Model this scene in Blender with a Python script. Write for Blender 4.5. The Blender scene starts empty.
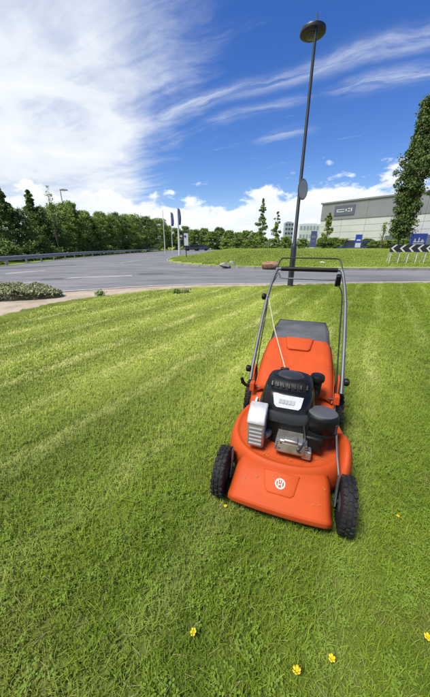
import bpy, bmesh, math, random
import numpy as np
from mathutils import Vector, Matrix

R = math.radians
random.seed(7)
rng = np.random.default_rng(7)
scene = bpy.context.scene
COL = scene.collection

# ------------------------------------------------------------------ camera
F, CX, CY, H = 264.0, 215.0, 348.5, 1.10          # photo pixels (430 x 697), eye height in metres
TH = math.atan((CY - 246.0) / F)
cT, sT = math.cos(TH), math.sin(TH)
cam_d = bpy.data.cameras.new('camera')
cam = bpy.data.objects.new('camera', cam_d)
COL.objects.link(cam)
cam.location = (0, 0, H)
cam.rotation_euler = (math.pi / 2 - TH, 0, 0)
cam_d.sensor_fit = 'VERTICAL'
cam_d.sensor_height = 36.0
cam_d.lens = 36.0 * F / 697.0
cam_d.clip_start = 0.02
cam_d.clip_end = 6000
scene.camera = cam

# ------------------------------------------------------------------ node helpers
class S:
    """a node socket with arithmetic"""
    def __init__(s, nt, sock): s.nt, s.k = nt, sock
    def _m(s, op, *a, clamp=False):
        n = s.nt.nodes.new('ShaderNodeMath'); n.operation = op; n.use_clamp = clamp
        for i, v in enumerate((s,) + a):
            if isinstance(v, S): s.nt.links.new(v.k, n.inputs[i])
            else: n.inputs[i].default_value = v
        return S(s.nt, n.outputs[0])
    def __add__(s, o): return s._m('ADD', o)
    def __radd__(s, o): return s._m('ADD', o)
    def __sub__(s, o): return s._m('SUBTRACT', o)
    def __rsub__(s, o): return s._m('MULTIPLY', -1.0)._m('ADD', o)
    def __mul__(s, o): return s._m('MULTIPLY', o)
    def __rmul__(s, o): return s._m('MULTIPLY', o)
    def __truediv__(s, o): return s._m('DIVIDE', o)
    def max(s, o): return s._m('MAXIMUM', o)
    def min(s, o): return s._m('MINIMUM', o)
    def sin(s): return s._m('SINE')
    def pow(s, o): return s._m('POWER', o)
    def exp(s): return s._m('EXPONENT')
    def abs(s): return s._m('ABSOLUTE')
    def clamp(s): return s._m('ADD', 0.0, clamp=True)
    def atan2(s, o): return s._m('ARCTAN2', o)
    def asin(s): return s._m('ARCSINE')
    def ss(s, a, b, lo=0.0, hi=1.0):
        n = s.nt.nodes.new('ShaderNodeMapRange'); n.interpolation_type = 'SMOOTHSTEP'
        s.nt.links.new(s.k, n.inputs[0])
        for i, v in ((1, a), (2, b), (3, lo), (4, hi)):
            if isinstance(v, S): s.nt.links.new(v.k, n.inputs[i])
            else: n.inputs[i].default_value = v
        return S(s.nt, n.outputs[0])

def sep(nt, sock):
    n = nt.nodes.new('ShaderNodeSeparateXYZ'); nt.links.new(sock, n.inputs[0])
    return [S(nt, n.outputs[i]) for i in range(3)]
def comb(nt, x, y, z):
    n = nt.nodes.new('ShaderNodeCombineXYZ')
    for i, v in enumerate((x, y, z)):
        if isinstance(v, S): nt.links.new(v.k, n.inputs[i])
        else: n.inputs[i].default_value = v
    return n.outputs[0]
def noise(nt, vec, scale=1.0, detail=4.0, rough=0.55, dist=0.0, lac=2.0):
    n = nt.nodes.new('ShaderNodeTexNoise')
    if vec is not None: nt.links.new(vec, n.inputs['Vector'])
    n.inputs['Scale'].default_value = scale; n.inputs['Detail'].default_value = detail
    n.inputs['Roughness'].default_value = rough; n.inputs['Distortion'].default_value = dist
    n.inputs['Lacunarity'].default_value = lac
    return S(nt, n.outputs[0])
def mix(nt, fac, a, b, kind='MIX'):
    n = nt.nodes.new('ShaderNodeMix'); n.data_type = 'RGBA'; n.blend_type = kind
    def put(i, v):
        if isinstance(v, S): nt.links.new(v.k, n.inputs[i])
        elif isinstance(v, bpy.types.NodeSocket): nt.links.new(v, n.inputs[i])
        elif isinstance(v, (int, float)): n.inputs[i].default_value = v
        else: n.inputs[i].default_value = (v[0], v[1], v[2], 1.0)
    put(0, fac); put(6, a); put(7, b)
    return n.outputs[2]

# ------------------------------------------------------------------ world, sun, exposure
SUN_AZ, SUN_EL = R(-124), R(61)
world = bpy.data.worlds.new('World'); scene.world = world; world.use_nodes = True
nt = world.node_tree; nt.nodes.clear()
out = nt.nodes.new('ShaderNodeOutputWorld'); bg = nt.nodes.new('ShaderNodeBackground')
nt.links.new(bg.outputs[0], out.inputs[0]); bg.inputs[1].default_value = 0.054
sky = nt.nodes.new('ShaderNodeTexSky'); sky.sky_type = 'NISHITA'; sky.sun_disc = False
sky.sun_elevation = SUN_EL; sky.sun_rotation = SUN_AZ; sky.air_density = 1.0; sky.dust_density = 0.6; sky.ozone_density = 2.2
hsv = nt.nodes.new('ShaderNodeHueSaturation'); nt.links.new(sky.outputs[0], hsv.inputs['Color'])
hsv.inputs['Hue'].default_value = 0.518; hsv.inputs['Saturation'].default_value = 1.36; hsv.inputs['Value'].default_value = 1.08
tc = nt.nodes.new('ShaderNodeTexCoord')
dx, dy, dz = sep(nt, tc.outputs['Generated'])
zz = dz.max(0.0) + 0.12
u, v = dx / zz, dy / zz
uv = comb(nt, u, v, 0.0)
w1 = noise(nt, uv, 1.6, 5, 0.6) - 0.5
w2 = noise(nt, comb(nt, u + 7.3, v - 3.1, 0.0), 1.6, 5, 0.6) - 0.5
p = u * 0.90 - v * 0.436 + w1 * 0.25
q = u * 0.436 + v * 0.90 + w2 * 0.22
fib = noise(nt, comb(nt, p * 1.3, q * 7.0, 0.0), 1.0, 7, 0.62, 0.4)          # long fibres
fib2 = noise(nt, comb(nt, p * 2.6, q * 11.0, 3.0), 1.0, 6, 0.65, 0.6)
soft = noise(nt, comb(nt, u * 1.0, v * 1.0, 5.0), 1.9, 6, 0.58, 0.3)
# the wide veil of high cloud that fills the left of the sky
edge = (u + 0.03 + (v - 1.4).max(0.0) * 0.31) * -1.0
inside = edge + (fib - 0.5) * 0.75 + (soft - 0.5) * 0.35
veil = inside.ss(-0.16, 0.26)
thick = edge.ss(0.02, 0.45) * 0.62 + (soft - 0.28).ss(0.0, 0.4) * 0.32 + (fib - 0.36).ss(0.0, 0.3) * 0.16
veil = (veil * thick * 1.15).clamp()
# single streaks drawn out by the wind
def streak(q0, wd, p0, p1, amt, f):
    g = (((q - q0) / wd).pow(2.0) * -1.0).exp()
    gate = p.ss(p0 - 0.12, p0 + 0.14) * p.ss(p1 + 0.14, p1 - 0.12)
    return g * gate * f.ss(0.26, 0.74) * amt
st = streak(1.665, 0.055, -1.3, 1.4, 0.85, fib).max(streak(1.87, 0.06, -0.22, 1.2, 0.62, fib2))
st = st.max(streak(1.87, 0.05, -0.95, -0.42, 0.40, fib2)).max(streak(2.22, 0.06, -0.74, -0.40, 0.5, fib2))
st = st.max((fib2 - 0.58).ss(0.0, 0.25) * 0.16)
# heaped cloud along the horizon
el = dz.asin() * 57.2958
az = dx.atan2(dy) * 57.2958
cv = comb(nt, dx * 1.0, dy * 1.0, dz * 2.1)
cn = noise(nt, cv, 6.5, 8, 0.56, 0.15)
cb = noise(nt, comb(nt, dx + 4.0, dy, 0.0), 3.4, 3, 0.5)
top = 10.4 + (cb - 0.5) * 12.0 + az.ss(4.0, 30.0) * 3.6
th = el / top
cum = (cn - (th.max(0.0).pow(1.5) * 0.34 + 0.20)).ss(0.0, 0.085)
cum = cum * el.ss(24.0, 15.0)
cs = noise(nt, comb(nt, dx, dy, dz * 2.1 + 0.05), 6.5, 6, 0.55, 0.15)
lite = (cn - cs + 0.02) * 4.0
shade = (lite.clamp() * 0.45 + 0.52 + th.clamp() * 0.18).min(1.0)
# veil and heaps over the blue
alpha = veil.max(st)
veil_col = mix(nt, (soft * 1.7 - 0.35).clamp(), (4.5, 5.05, 5.9), (7.0, 7.25, 7.6))
c = mix(nt, alpha.clamp(), hsv.outputs[0], veil_col)
cum_col = mix(nt, shade, (3.9, 4.5, 5.5), (8.0, 8.15, 8.3))
c = mix(nt, cum * 0.96, c, cum_col)
nt.links.new(c, bg.inputs[0])

sun_d = bpy.data.lights.new('sun', 'SUN'); sun = bpy.data.objects.new('sun', sun_d); COL.objects.link(sun)
sun_d.energy = 2.2; sun_d.angle = R(20); sun_d.color = (1.0, 0.95, 0.87)
sd = Vector((math.sin(SUN_AZ) * math.cos(SUN_EL), math.cos(SUN_AZ) * math.cos(SUN_EL), math.sin(SUN_EL)))
sun.rotation_euler = (-sd).to_track_quat('-Z', 'Y').to_euler(); sun.location = sd * 40

scene.view_settings.view_transform = 'Standard'
scene.view_settings.look = 'None'
scene.view_settings.exposure = 1.43
scene.view_settings.gamma = 1.0
scene.render.engine = 'CYCLES'
scene.cycles.use_denoising = True
scene.cycles.max_bounces = 6
scene.cycles.transparent_max_bounces = 4
scene.cycles.caustics_reflective = False
scene.cycles.caustics_refractive = False
#SKYONLY
# ------------------------------------------------------------------ pixel -> place
def ray(x, y):
    d = y - CY
    return np.array([x - CX, F * cT - d * sT, -(F * sT + d * cT)])
def gp(x, y, z=0.0):
    r = ray(x, y); return r * ((z - H) / r[2]) + np.array([0, 0, H])
def atY(x, y, Y):
    r = ray(x, y); return r * (Y / r[1]) + np.array([0, 0, H])

# ------------------------------------------------------------------ materials
MATS = {}
def material(name, col, rough=0.6, metal=0.0, var=0.12, scale=12.0, bump=0.0, bscale=60.0, col2=None, coat=0.0, spec=0.5, dirt=0.0, dirtcol=(0.09, 0.10, 0.04)):
    m = bpy.data.materials.new(name); m.use_nodes = True
    nt = m.node_tree; b = nt.nodes['Principled BSDF']
    tc = nt.nodes.new('ShaderNodeTexCoord')
    n1 = noise(nt, tc.outputs['Object'], scale, 6, 0.6)
    a = tuple(max(0, x * (1 - var)) for x in col); c2 = col2 or tuple(min(1, x * (1 + var)) for x in col)
    c = mix(nt, n1.ss(0.32, 0.68), a, c2)
    if dirt:
        n2 = noise(nt, tc.outputs['Object'], scale * 3.1, 7, 0.7)
        d = n2.ss(0.56, 0.72) * dirt
        c = mix(nt, d, c, dirtcol)
        rg = (n1 - 0.5) * 0.25 + rough + d * 0.35
        nt.links.new(rg.clamp().k, b.inputs['Roughness'])
    else:
        rg = ((n1 - 0.5) * 0.22 + rough).clamp(); nt.links.new(rg.k, b.inputs['Roughness'])
    nt.links.new(c, b.inputs['Base Color'])
    b.inputs['Metallic'].default_value = metal
    b.inputs['Specular IOR Level'].default_value = spec
    b.inputs['Coat Weight'].default_value = coat; b.inputs['Coat Roughness'].default_value = 0.25
    if bump:
        bn = nt.nodes.new('ShaderNodeBump'); bn.inputs['Strength'].default_value = bump; bn.inputs['Distance'].default_value = 0.01
        nn = noise(nt, tc.outputs['Object'], bscale, 5, 0.65)
        nt.links.new(nn.k, bn.inputs['Height']); nt.links.new(bn.outputs[0], b.inputs['Normal'])
    MATS[name] = m
    return m

def soft_normal(nt, w):
    g = nt.nodes.new('ShaderNodeNewGeometry'); a = nt.nodes.new('ShaderNodeVectorMath'); a.operation = 'SCALE'; a.inputs['Scale'].default_value = w
    nt.links.new(g.outputs['Normal'], a.inputs[0])
    b = nt.nodes.new('ShaderNodeVectorMath'); b.operation = 'ADD'; nt.links.new(a.outputs[0], b.inputs[0]); b.inputs[1].default_value = (0, 0, 1)
    c = nt.nodes.new('ShaderNodeVectorMath'); c.operation = 'NORMALIZE'; nt.links.new(b.outputs[0], c.inputs[0]); return c.outputs[0]

def leaf_material(name, dark, light, trans=0.35, rough=0.55, big=0.25, cup=0.9):
    m = bpy.data.materials.new(name); m.use_nodes = True
    nt = m.node_tree; b = nt.nodes['Principled BSDF']; o = nt.nodes['Material Output']
    at = nt.nodes.new('ShaderNodeAttribute'); at.attribute_name = 'tint'
    t = S(nt, at.outputs['Fac'])
    geo = nt.nodes.new('ShaderNodeNewGeometry')
    big_n = noise(nt, geo.outputs['Position'], 0.9, 3, 0.5) - 0.5
    c = mix(nt, (t + big_n * big * 2).clamp(), dark, light)
    nt.links.new(c, b.inputs['Base Color']); b.inputs['Roughness'].default_value = rough
    b.inputs['Specular IOR Level'].default_value = 0.35
    tr = nt.nodes.new('ShaderNodeBsdfTranslucent'); nt.links.new(c, tr.inputs['Color'])
    sn = soft_normal(nt, cup); nt.links.new(sn, b.inputs['Normal']); nt.links.new(sn, tr.inputs['Normal'])
    ms = nt.nodes.new('ShaderNodeMixShader'); ms.inputs[0].default_value = trans
    nt.links.new(b.outputs[0], ms.inputs[1]); nt.links.new(tr.outputs[0], ms.inputs[2]); nt.links.new(ms.outputs[0], o.inputs['Surface'])
    MATS[name] = m
    return m

material('orange', (0.42, 0.062, 0.013), 0.58, var=0.05, scale=7, spec=0.16, dirt=0.22, dirtcol=(0.20, 0.062, 0.022), bump=0.05, bscale=220)
material('orange_rough', (0.43, 0.060, 0.012), 0.66, spec=0.2, var=0.06, scale=7, dirt=0.15, dirtcol=(0.24, 0.075, 0.028), bump=0.06, bscale=240)
material('black_plastic', (0.006, 0.0065, 0.007), 0.42, var=0.25, scale=20, spec=0.22, dirt=0.14, dirtcol=(0.03, 0.031, 0.026), bump=0.08, bscale=300)
material('black_gloss', (0.005, 0.0055, 0.006), 0.24, var=0.2, scale=14, spec=0.3, dirt=0.1, dirtcol=(0.06, 0.06, 0.055))
material('charcoal', (0.026, 0.028, 0.032), 0.34, var=0.15, scale=12, spec=0.35)
material('grey_plastic', (0.065, 0.068, 0.075), 0.5, var=0.1, scale=14)
material('rubber', (0.010, 0.010, 0.0105), 0.72, var=0.35, scale=25, bump=0.25, bscale=120, spec=0.35, dirt=0.5, dirtcol=(0.034, 0.038, 0.018))
material('steel_tube', (0.105, 0.112, 0.12), 0.48, metal=0.45, var=0.12, scale=10)
material('aluminium', (0.48, 0.465, 0.43), 0.38, metal=0.85, var=0.12, scale=25, bump=0.15, bscale=150, dirt=0.35, dirtcol=(0.16, 0.14, 0.10))
material('silver_shield', (0.42, 0.41, 0.39), 0.45, metal=0.7, var=0.08, scale=20, dirt=0.25, dirtcol=(0.25, 0.22, 0.17))
material('silver_label', (0.50, 0.52, 0.54), 0.35, metal=0.2, var=0.06, scale=30)
material('silencer_grey', (0.42, 0.425, 0.44), 0.5, metal=0.3, var=0.12, scale=18, dirt=0.2, dirtcol=(0.2, 0.18, 0.15))
material('label_ink', (0.34, 0.35, 0.37), 0.5, var=0.1)
material('white_paint', (0.60, 0.60, 0.585), 0.5, var=0.06, scale=6)
material('white_mark', (0.55, 0.48, 0.44), 0.45, var=0.06, scale=30)
material('rope', (0.40, 0.38, 0.28), 0.8, var=0.15, scale=200)
material('bag_fabric', (0.085, 0.087, 0.094), 0.85, var=0.18, scale=10, bump=0.4, bscale=420)
material('bag_side', (0.03, 0.03, 0.032), 0.9, var=0.2, scale=10, bump=0.4, bscale=400)
material('cable', (0.012, 0.012, 0.012), 0.5)
material('pole_paint', (0.018, 0.022, 0.025), 0.42, var=0.15, scale=4, metal=0.2, dirt=0.2, dirtcol=(0.05, 0.055, 0.05))
material('lamp_dark', (0.008, 0.009, 0.008), 0.4, var=0.2)
material('lens', (0.035, 0.036, 0.022), 0.25, var=0.1)
material('sign_back', (0.13, 0.14, 0.145), 0.5, metal=0.4, var=0.12, scale=6)
material('galvanised', (0.31, 0.32, 0.335), 0.5, metal=0.55, var=0.15, scale=2.5, dirt=0.25, dirtcol=(0.20, 0.19, 0.17))
material('kerb', (0.24, 0.235, 0.215), 0.85, var=0.2, scale=4, bump=0.3, bscale=60, dirt=0.35, dirtcol=(0.16, 0.15, 0.12))
material('kerb_light', (0.34, 0.325, 0.30), 0.85, var=0.15, scale=4, bump=0.3, bscale=60, dirt=0.3, dirtcol=(0.22, 0.21, 0.17))
material('road_white', (0.245, 0.245, 0.24), 0.8, var=0.25, scale=2.5, dirt=0.9, dirtcol=(0.16, 0.16, 0.165))
material('dark_patch', (0.075, 0.076, 0.082), 0.85, var=0.2, scale=3, bump=0.3, bscale=200)
material('rock_grey', (0.30, 0.29, 0.27), 0.85, var=0.3, scale=4, bump=0.6, bscale=18, dirt=0.4, dirtcol=(0.13, 0.12, 0.09))
material('rock_brown', (0.25, 0.135, 0.085), 0.88, var=0.25, scale=4, bump=0.6, bscale=18, dirt=0.4, dirtcol=(0.12, 0.09, 0.06))
material('rock_pale', (0.46, 0.46, 0.43), 0.85, var=0.2, scale=4, bump=0.5, bscale=18)
material('clad_grey', (0.185, 0.19, 0.205), 0.5, metal=0.1, var=0.06, scale=0.4)
material('clad_white', (0.41, 0.42, 0.425), 0.55, var=0.05, scale=0.3, dirt=0.12, dirtcol=(0.40, 0.40, 0.39))
material('sign_slate', (0.075, 0.09, 0.125), 0.45, var=0.06)
material('sign_blue', (0.025, 0.06, 0.34), 0.4, var=0.08)
material('banner_blue', (0.06, 0.07, 0.20), 0.75, var=0.12)
material('chevron_black', (0.015, 0.015, 0.017), 0.45, var=0.2)
material('post_pale', (0.50, 0.51, 0.49), 0.6, var=0.1)
material('glass_dark', (0.03, 0.04, 0.05), 0.12, var=0.1)
material('car_navy', (0.02, 0.035, 0.09), 0.25, var=0.05, coat=0.6)
material('car_dark', (0.03, 0.032, 0.04), 0.25, var=0.05, coat=0.6)
material('car_teal', (0.05, 0.10, 0.12), 0.3, var=0.05, coat=0.5)
material('tower_grey', (0.26, 0.30, 0.36), 0.6, var=0.05, scale=0.2)
material('tower_pale', (0.52, 0.56, 0.60), 0.6, var=0.05, scale=0.2)
material('bark', (0.10, 0.075, 0.05), 0.9, var=0.3, scale=14, bump=0.7, bscale=30)
material('petal', (0.62, 0.45, 0.010), 0.5, var=0.08, scale=80)
material('clipping', (0.16, 0.17, 0.05), 0.7, var=0.3, scale=40)
material('stem_green', (0.10, 0.20, 0.03), 0.6, var=0.1)
leaf_material('foliage_dark', (0.045, 0.095, 0.018), (0.22, 0.34, 0.06), 0.38)
leaf_material('foliage_mid', (0.080, 0.150, 0.024), (0.31, 0.45, 0.08), 0.4)
leaf_material('foliage_light', (0.12, 0.20, 0.036), (0.37, 0.50, 0.10), 0.42)
leaf_material('foliage_sage', (0.22, 0.25, 0.11), (0.52, 0.54, 0.30), 0.3, cup=0.45)
leaf_material('foliage_column', (0.034, 0.066, 0.016), (0.17, 0.25, 0.052), 0.3)

# asphalt: worn, pale, with patches and fine stones
def asphalt():
    m = bpy.data.materials.new('asphalt'); m.use_nodes = True; nt = m.node_tree; b = nt.nodes['Principled BSDF']
    geo = nt.nodes.new('ShaderNodeNewGeometry'); P = geo.outputs['Position']
    x, y, z = sep(nt, P)
    n1 = noise(nt, P, 0.35, 5, 0.6); n2 = noise(nt, comb(nt, x * 0.25, y * 1.4, 0), 1.0, 5, 0.6); n3 = noise(nt, P, 45, 4, 0.7)
    f = (n1 * 0.5 + n2 * 0.5 + n3 * 0.25) - 0.07
    c = mix(nt, f.ss(0.38, 0.72), (0.100, 0.101, 0.107), (0.178, 0.179, 0.188))
    nt.links.new(c, b.inputs['Base Color']); b.inputs['Roughness'].default_value = 0.85
    bn = nt.nodes.new('ShaderNodeBump'); bn.inputs['Strength'].default_value = 0.4; bn.inputs['Distance'].default_value = 0.01
    nt.links.new(n3.k, bn.inputs['Height']); nt.links.new(bn.outputs[0], b.inputs['Normal'])
    MATS['asphalt'] = m
asphalt()
def verge_mat():
    m = bpy.data.materials.new('dry_verge'); m.use_nodes = True; nt = m.node_tree; b = nt.nodes['Principled BSDF']
    geo = nt.nodes.new('ShaderNodeNewGeometry'); P = geo.outputs['Position']
    n1 = noise(nt, P, 2.2, 6, 0.65); n3 = noise(nt, P, 60, 4, 0.7)
    c = mix(nt, (n1 * 0.6 + n3 * 0.4).ss(0.38, 0.62), (0.26, 0.21, 0.15), (0.40, 0.34, 0.26))
    nt.links.new(c, b.inputs['Base Color']); b.inputs['Roughness'].default_value = 0.95
    bn = nt.nodes.new('ShaderNodeBump'); bn.inputs['Strength'].default_value = 0.6; bn.inputs['Distance'].default_value = 0.01
    nt.links.new(n3.k, bn.inputs['Height']); nt.links.new(bn.outputs[0], b.inputs['Normal'])
    MATS['dry_verge'] = m
verge_mat()

STRIPE = R(31)
def lawn_colour(nt, P, tint):
    """mown lawn: passes of the mower, dry clippings along their edges, greener and weedier patches"""
    x, y, z = sep(nt, P)
    wob = noise(nt, P, 0.8, 3, 0.5) - 0.5
    s = x * math.cos(STRIPE) - y * math.sin(STRIPE) + wob * 0.16
    l = x * math.sin(STRIPE) + y * math.cos(STRIPE)
    band = (s * (2 * math.pi / 1.04) + 0.6).sin()                     # two passes, there and back
    clip = (s * (2 * math.pi / 0.52) + 0.5).sin().ss(0.35, 1.0)       # clippings dropped at each pass edge
    clip_n = noise(nt, comb(nt, s * 4.0, l * 1.1, 0), 1.0, 6, 0.7)
    clip = clip * clip_n.ss(0.38, 0.64)
    n1 = noise(nt, P, 1.3, 5, 0.6); n2 = noise(nt, P, 7.0, 5, 0.65)
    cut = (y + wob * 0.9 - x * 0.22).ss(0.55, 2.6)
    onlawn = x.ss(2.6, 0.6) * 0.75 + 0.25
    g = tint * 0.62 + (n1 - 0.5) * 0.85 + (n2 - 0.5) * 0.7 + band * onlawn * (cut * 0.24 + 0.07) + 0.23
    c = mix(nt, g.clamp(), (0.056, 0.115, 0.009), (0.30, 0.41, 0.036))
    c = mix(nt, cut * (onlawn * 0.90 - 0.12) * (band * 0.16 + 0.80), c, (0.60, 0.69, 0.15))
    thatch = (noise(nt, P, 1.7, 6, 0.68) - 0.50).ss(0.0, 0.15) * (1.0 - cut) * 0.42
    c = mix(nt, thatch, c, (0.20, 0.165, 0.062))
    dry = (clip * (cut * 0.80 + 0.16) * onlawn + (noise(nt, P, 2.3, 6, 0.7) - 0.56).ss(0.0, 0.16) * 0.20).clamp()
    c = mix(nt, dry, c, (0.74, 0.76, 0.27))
    return c
def lawn_mat():
    m = bpy.data.materials.new('lawn_turf'); m.use_nodes = True; nt = m.node_tree; b = nt.nodes['Principled BSDF']
    geo = nt.nodes.new('ShaderNodeNewGeometry'); P = geo.outputs['Position']
    fine = noise(nt, P, 90, 4, 0.7)
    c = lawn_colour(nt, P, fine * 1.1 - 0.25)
    c = mix(nt, 0.55, c, (0.055, 0.065, 0.018))
    nt.links.new(c, b.inputs['Base Color']); b.inputs['Roughness'].default_value = 0.95; b.inputs['Specular IOR Level'].default_value = 0.15
    bn = nt.nodes.new('ShaderNodeBump'); bn.inputs['Strength'].default_value = 0.7; bn.inputs['Distance'].default_value = 0.02
    nt.links.new(fine.k, bn.inputs['Height']); nt.links.new(bn.outputs[0], b.inputs['Normal'])
    MATS['lawn_turf'] = m
    # blades
    m = bpy.data.materials.new('grass_blade'); m.use_nodes = True; nt = m.node_tree; b = nt.nodes['Principled BSDF']; o = nt.nodes['Material Output']
    geo = nt.nodes.new('ShaderNodeNewGeometry'); P = geo.outputs['Position']
    a1 = nt.nodes.new('ShaderNodeAttribute'); a1.attribute_name = 'tint'
    a2 = nt.nodes.new('ShaderNodeAttribute'); a2.attribute_name = 'sort'
    t, k = S(nt, a1.outputs['Fac']), S(nt, a2.outputs['Fac'])
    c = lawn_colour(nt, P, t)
    c = mix(nt, k.ss(0.3, 0.5), c, (0.165, 0.265, 0.036))           # broad leaves
    c = mix(nt, k.ss(0.8, 1.0), c, (0.42, 0.37, 0.19))               # dry straw
    nt.links.new(c, b.inputs['Base Color']); b.inputs['Roughness'].default_value = 0.65; b.inputs['Specular IOR Level'].default_value = 0.12
    tr = nt.nodes.new('ShaderNodeBsdfTranslucent'); nt.links.new(c, tr.inputs['Color'])
    sn = soft_normal(nt, 0.75); nt.links.new(sn, b.inputs['Normal']); nt.links.new(sn, tr.inputs['Normal'])
    ms = nt.nodes.new('ShaderNodeMixShader'); ms.inputs[0].default_value = 0.30
    nt.links.new(b.outputs[0], ms.inputs[1]); nt.links.new(tr.outputs[0], ms.inputs[2]); nt.links.new(ms.outputs[0], o.inputs['Surface'])
    MATS['grass_blade'] = m
    # grass of the roundabout and the land beyond
    m = bpy.data.materials.new('far_grass'); m.use_nodes = True; nt = m.node_tree; b = nt.nodes['Principled BSDF']
    geo = nt.nodes.new('ShaderNodeNewGeometry'); P = geo.outputs['Position']
    x, y, z = sep(nt, P)
    f = noise(nt, P, 0.5, 6, 0.6) * 0.6 + noise(nt, P, 14, 5, 0.7) * 0.4
    c = mix(nt, f.ss(0.36, 0.66), (0.155, 0.235, 0.020), (0.34, 0.42, 0.060))
    nt.links.new(c, b.inputs['Base Color']); b.inputs['Roughness'].default_value = 0.95; b.inputs['Specular IOR Level'].default_value = 0.15
    bn = nt.nodes.new('ShaderNodeBump'); bn.inputs['Strength'].default_value = 0.8; bn.inputs['Distance'].default_value = 0.05
    nt.links.new(noise(nt, P, 25, 4, 0.7).k, bn.inputs['Height']); nt.links.new(bn.outputs[0], b.inputs['Normal'])
    MATS['far_grass'] = m
    m = bpy.data.materials.new('far_blade'); m.use_nodes = True; nt = m.node_tree; b = nt.nodes['Principled BSDF']; o = nt.nodes['Material Output']
    geo = nt.nodes.new('ShaderNodeNewGeometry'); P = geo.outputs['Position']
    a1 = nt.nodes.new('ShaderNodeAttribute'); a1.attribute_name = 'tint'; t = S(nt, a1.outputs['Fac'])
    f = noise(nt, P, 0.5, 6, 0.6) - 0.5
    c = mix(nt, (t * 0.6 + f * 1.2 + 0.2).clamp(), (0.165, 0.255, 0.022), (0.38, 0.47, 0.065))
    nt.links.new(c, b.inputs['Base Color']); b.inputs['Roughness'].default_value = 0.6
    tr = nt.nodes.new('ShaderNodeBsdfTranslucent'); nt.links.new(c, tr.inputs['Color'])
    sn = soft_normal(nt, 0.55); nt.links.new(sn, b.inputs['Normal']); nt.links.new(sn, tr.inputs['Normal'])
    ms = nt.nodes.new('ShaderNodeMixShader'); ms.inputs[0].default_value = 0.3
    nt.links.new(b.outputs[0], ms.inputs[1]); nt.links.new(tr.outputs[0], ms.inputs[2]); nt.links.new(ms.outputs[0], o.inputs['Surface'])
    MATS['far_blade'] = m
lawn_mat()

# ------------------------------------------------------------------ mesh helpers
def link(o, parent=None):
    COL.objects.link(o)
    if parent is not None: o.parent = parent
    return o
class MB:
    def __init__(s): s.v, s.f = [], []
    def add(s, vs, fs):
        k = len(s.v); s.v += [tuple(x) for x in vs]; s.f += [tuple(i + k for i in f) for f in fs]; return s
    def box(s, c, d, rot=None, taper=(1, 1)):
        hx, hy, hz = d[0] / 2, d[1] / 2, d[2] / 2
        vs = [(-hx, -hy, -hz), (hx, -hy, -hz), (hx, hy, -hz), (-hx, hy, -hz)]
        vs += [(x * taper[0], y * taper[1], hz) for x, y, _ in vs]
        if rot is not None: vs = [rot @ Vector(p) for p in vs]
        vs = [(p[0] + c[0], p[1] + c[1], p[2] + c[2]) for p in vs]
        return s.add(vs, [(3, 2, 1, 0), (4, 5, 6, 7), (0, 1, 5, 4), (1, 2, 6, 5), (2, 3, 7, 6), (3, 0, 4, 7)])
    def tube(s, path, r, n=10, caps=True):
        P = [Vector(p) for p in path]; rs = r if isinstance(r, (list, tuple)) else [r] * len(P)
        rings = []; up = None
        for i, p in enumerate(P):
            t = (P[min(i + 1, len(P) - 1)] - P[max(i - 1, 0)]).normalized()
            if up is None: up = Vector((0, 0, 1)) if abs(t.z) < 0.9 else Vector((1, 0, 0))
            a = t.cross(up).normalized(); b = a.cross(t).normalized(); up = b
            rings.append([p + (a * math.cos(2 * math.pi * k / n) + b * math.sin(2 * math.pi * k / n)) * rs[i] for k in range(n)])
        return s.loft(rings, caps)
    def loft(s, rings, caps=True, closed=True):
        n = len(rings[0]); vs = [p for r in rings for p in r]; fs = []
        for i in range(len(rings) - 1):
            for k in range(n if closed else n - 1):
                a, b = i * n + k, i * n + (k + 1) % n
                fs.append((a, b, b + n, a + n))
        if caps:
            fs.append(tuple(range(n))[::-1]); m = (len(rings) - 1) * n; fs.append(tuple(m + k for k in range(n)))
        return s.add(vs, fs)
    def lathe(s, prof, c=(0, 0, 0), n=32, sx=1.0, sy=1.0, caps=False):
        return s.loft([[(c[0] + r * sx * math.cos(2 * math.pi * k / n), c[1] + r * sy * math.sin(2 * math.pi * k / n), c[2] + z) for k in range(n)] for r, z in prof], caps)
    def disc_x(s, prof, c=(0, 0, 0), n=32):                         # a body of revolution about the x axis: (radius, x)
        return s.loft([[(c[0] + x, c[1] + r * math.cos(2 * math.pi * k / n), c[2] + r * math.sin(2 * math.pi * k / n)) for k in range(n)] for r, x in prof], True)
    def mesh(s, name):
        m = bpy.data.meshes.new(name); m.from_pydata([tuple(p) for p in s.v], [], s.f)
        bm = bmesh.new(); bm.from_mesh(m); bmesh.ops.recalc_face_normals(bm, faces=bm.faces); bm.to_mesh(m); bm.free()
        return m
    def build(s, name, mat, parent=None, smooth=True, bevel=0.0, seg=2, sub=0, angle=40, solid=0.0):
        m = s.mesh(name); m.materials.append(MATS[mat])
        if smooth:
            for p in m.polygons: p.use_smooth = True
            if not sub: m.set_sharp_from_angle(angle=R(angle))
        o = bpy.data.objects.new(name, m); link(o, parent)
        if solid:
            md = o.modifiers.new('thickness', 'SOLIDIFY'); md.thickness = solid; md.offset = -1
        if bevel:
            md = o.modifiers.new('bevel', 'BEVEL'); md.width = bevel; md.segments = seg; md.limit_method = 'ANGLE'; md.angle_limit = R(35)
        if sub:
            md = o.modifiers.new('sub', 'SUBSURF'); md.levels = sub; md.render_levels = sub
        return o
def tag(o, label, cat, group=None):
    o['label'] = label; o['category'] = cat
    if group: o['group'] = group
    return o
def structure(o): o['kind'] = 'structure'; return o
def empty(name, loc=(0, 0, 0), rz=0.0):
    o = bpy.data.objects.new(name, None); link(o); o.location = loc; o.rotation_euler = (0, 0, rz); o.empty_display_size = 0.1
    return o
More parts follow.
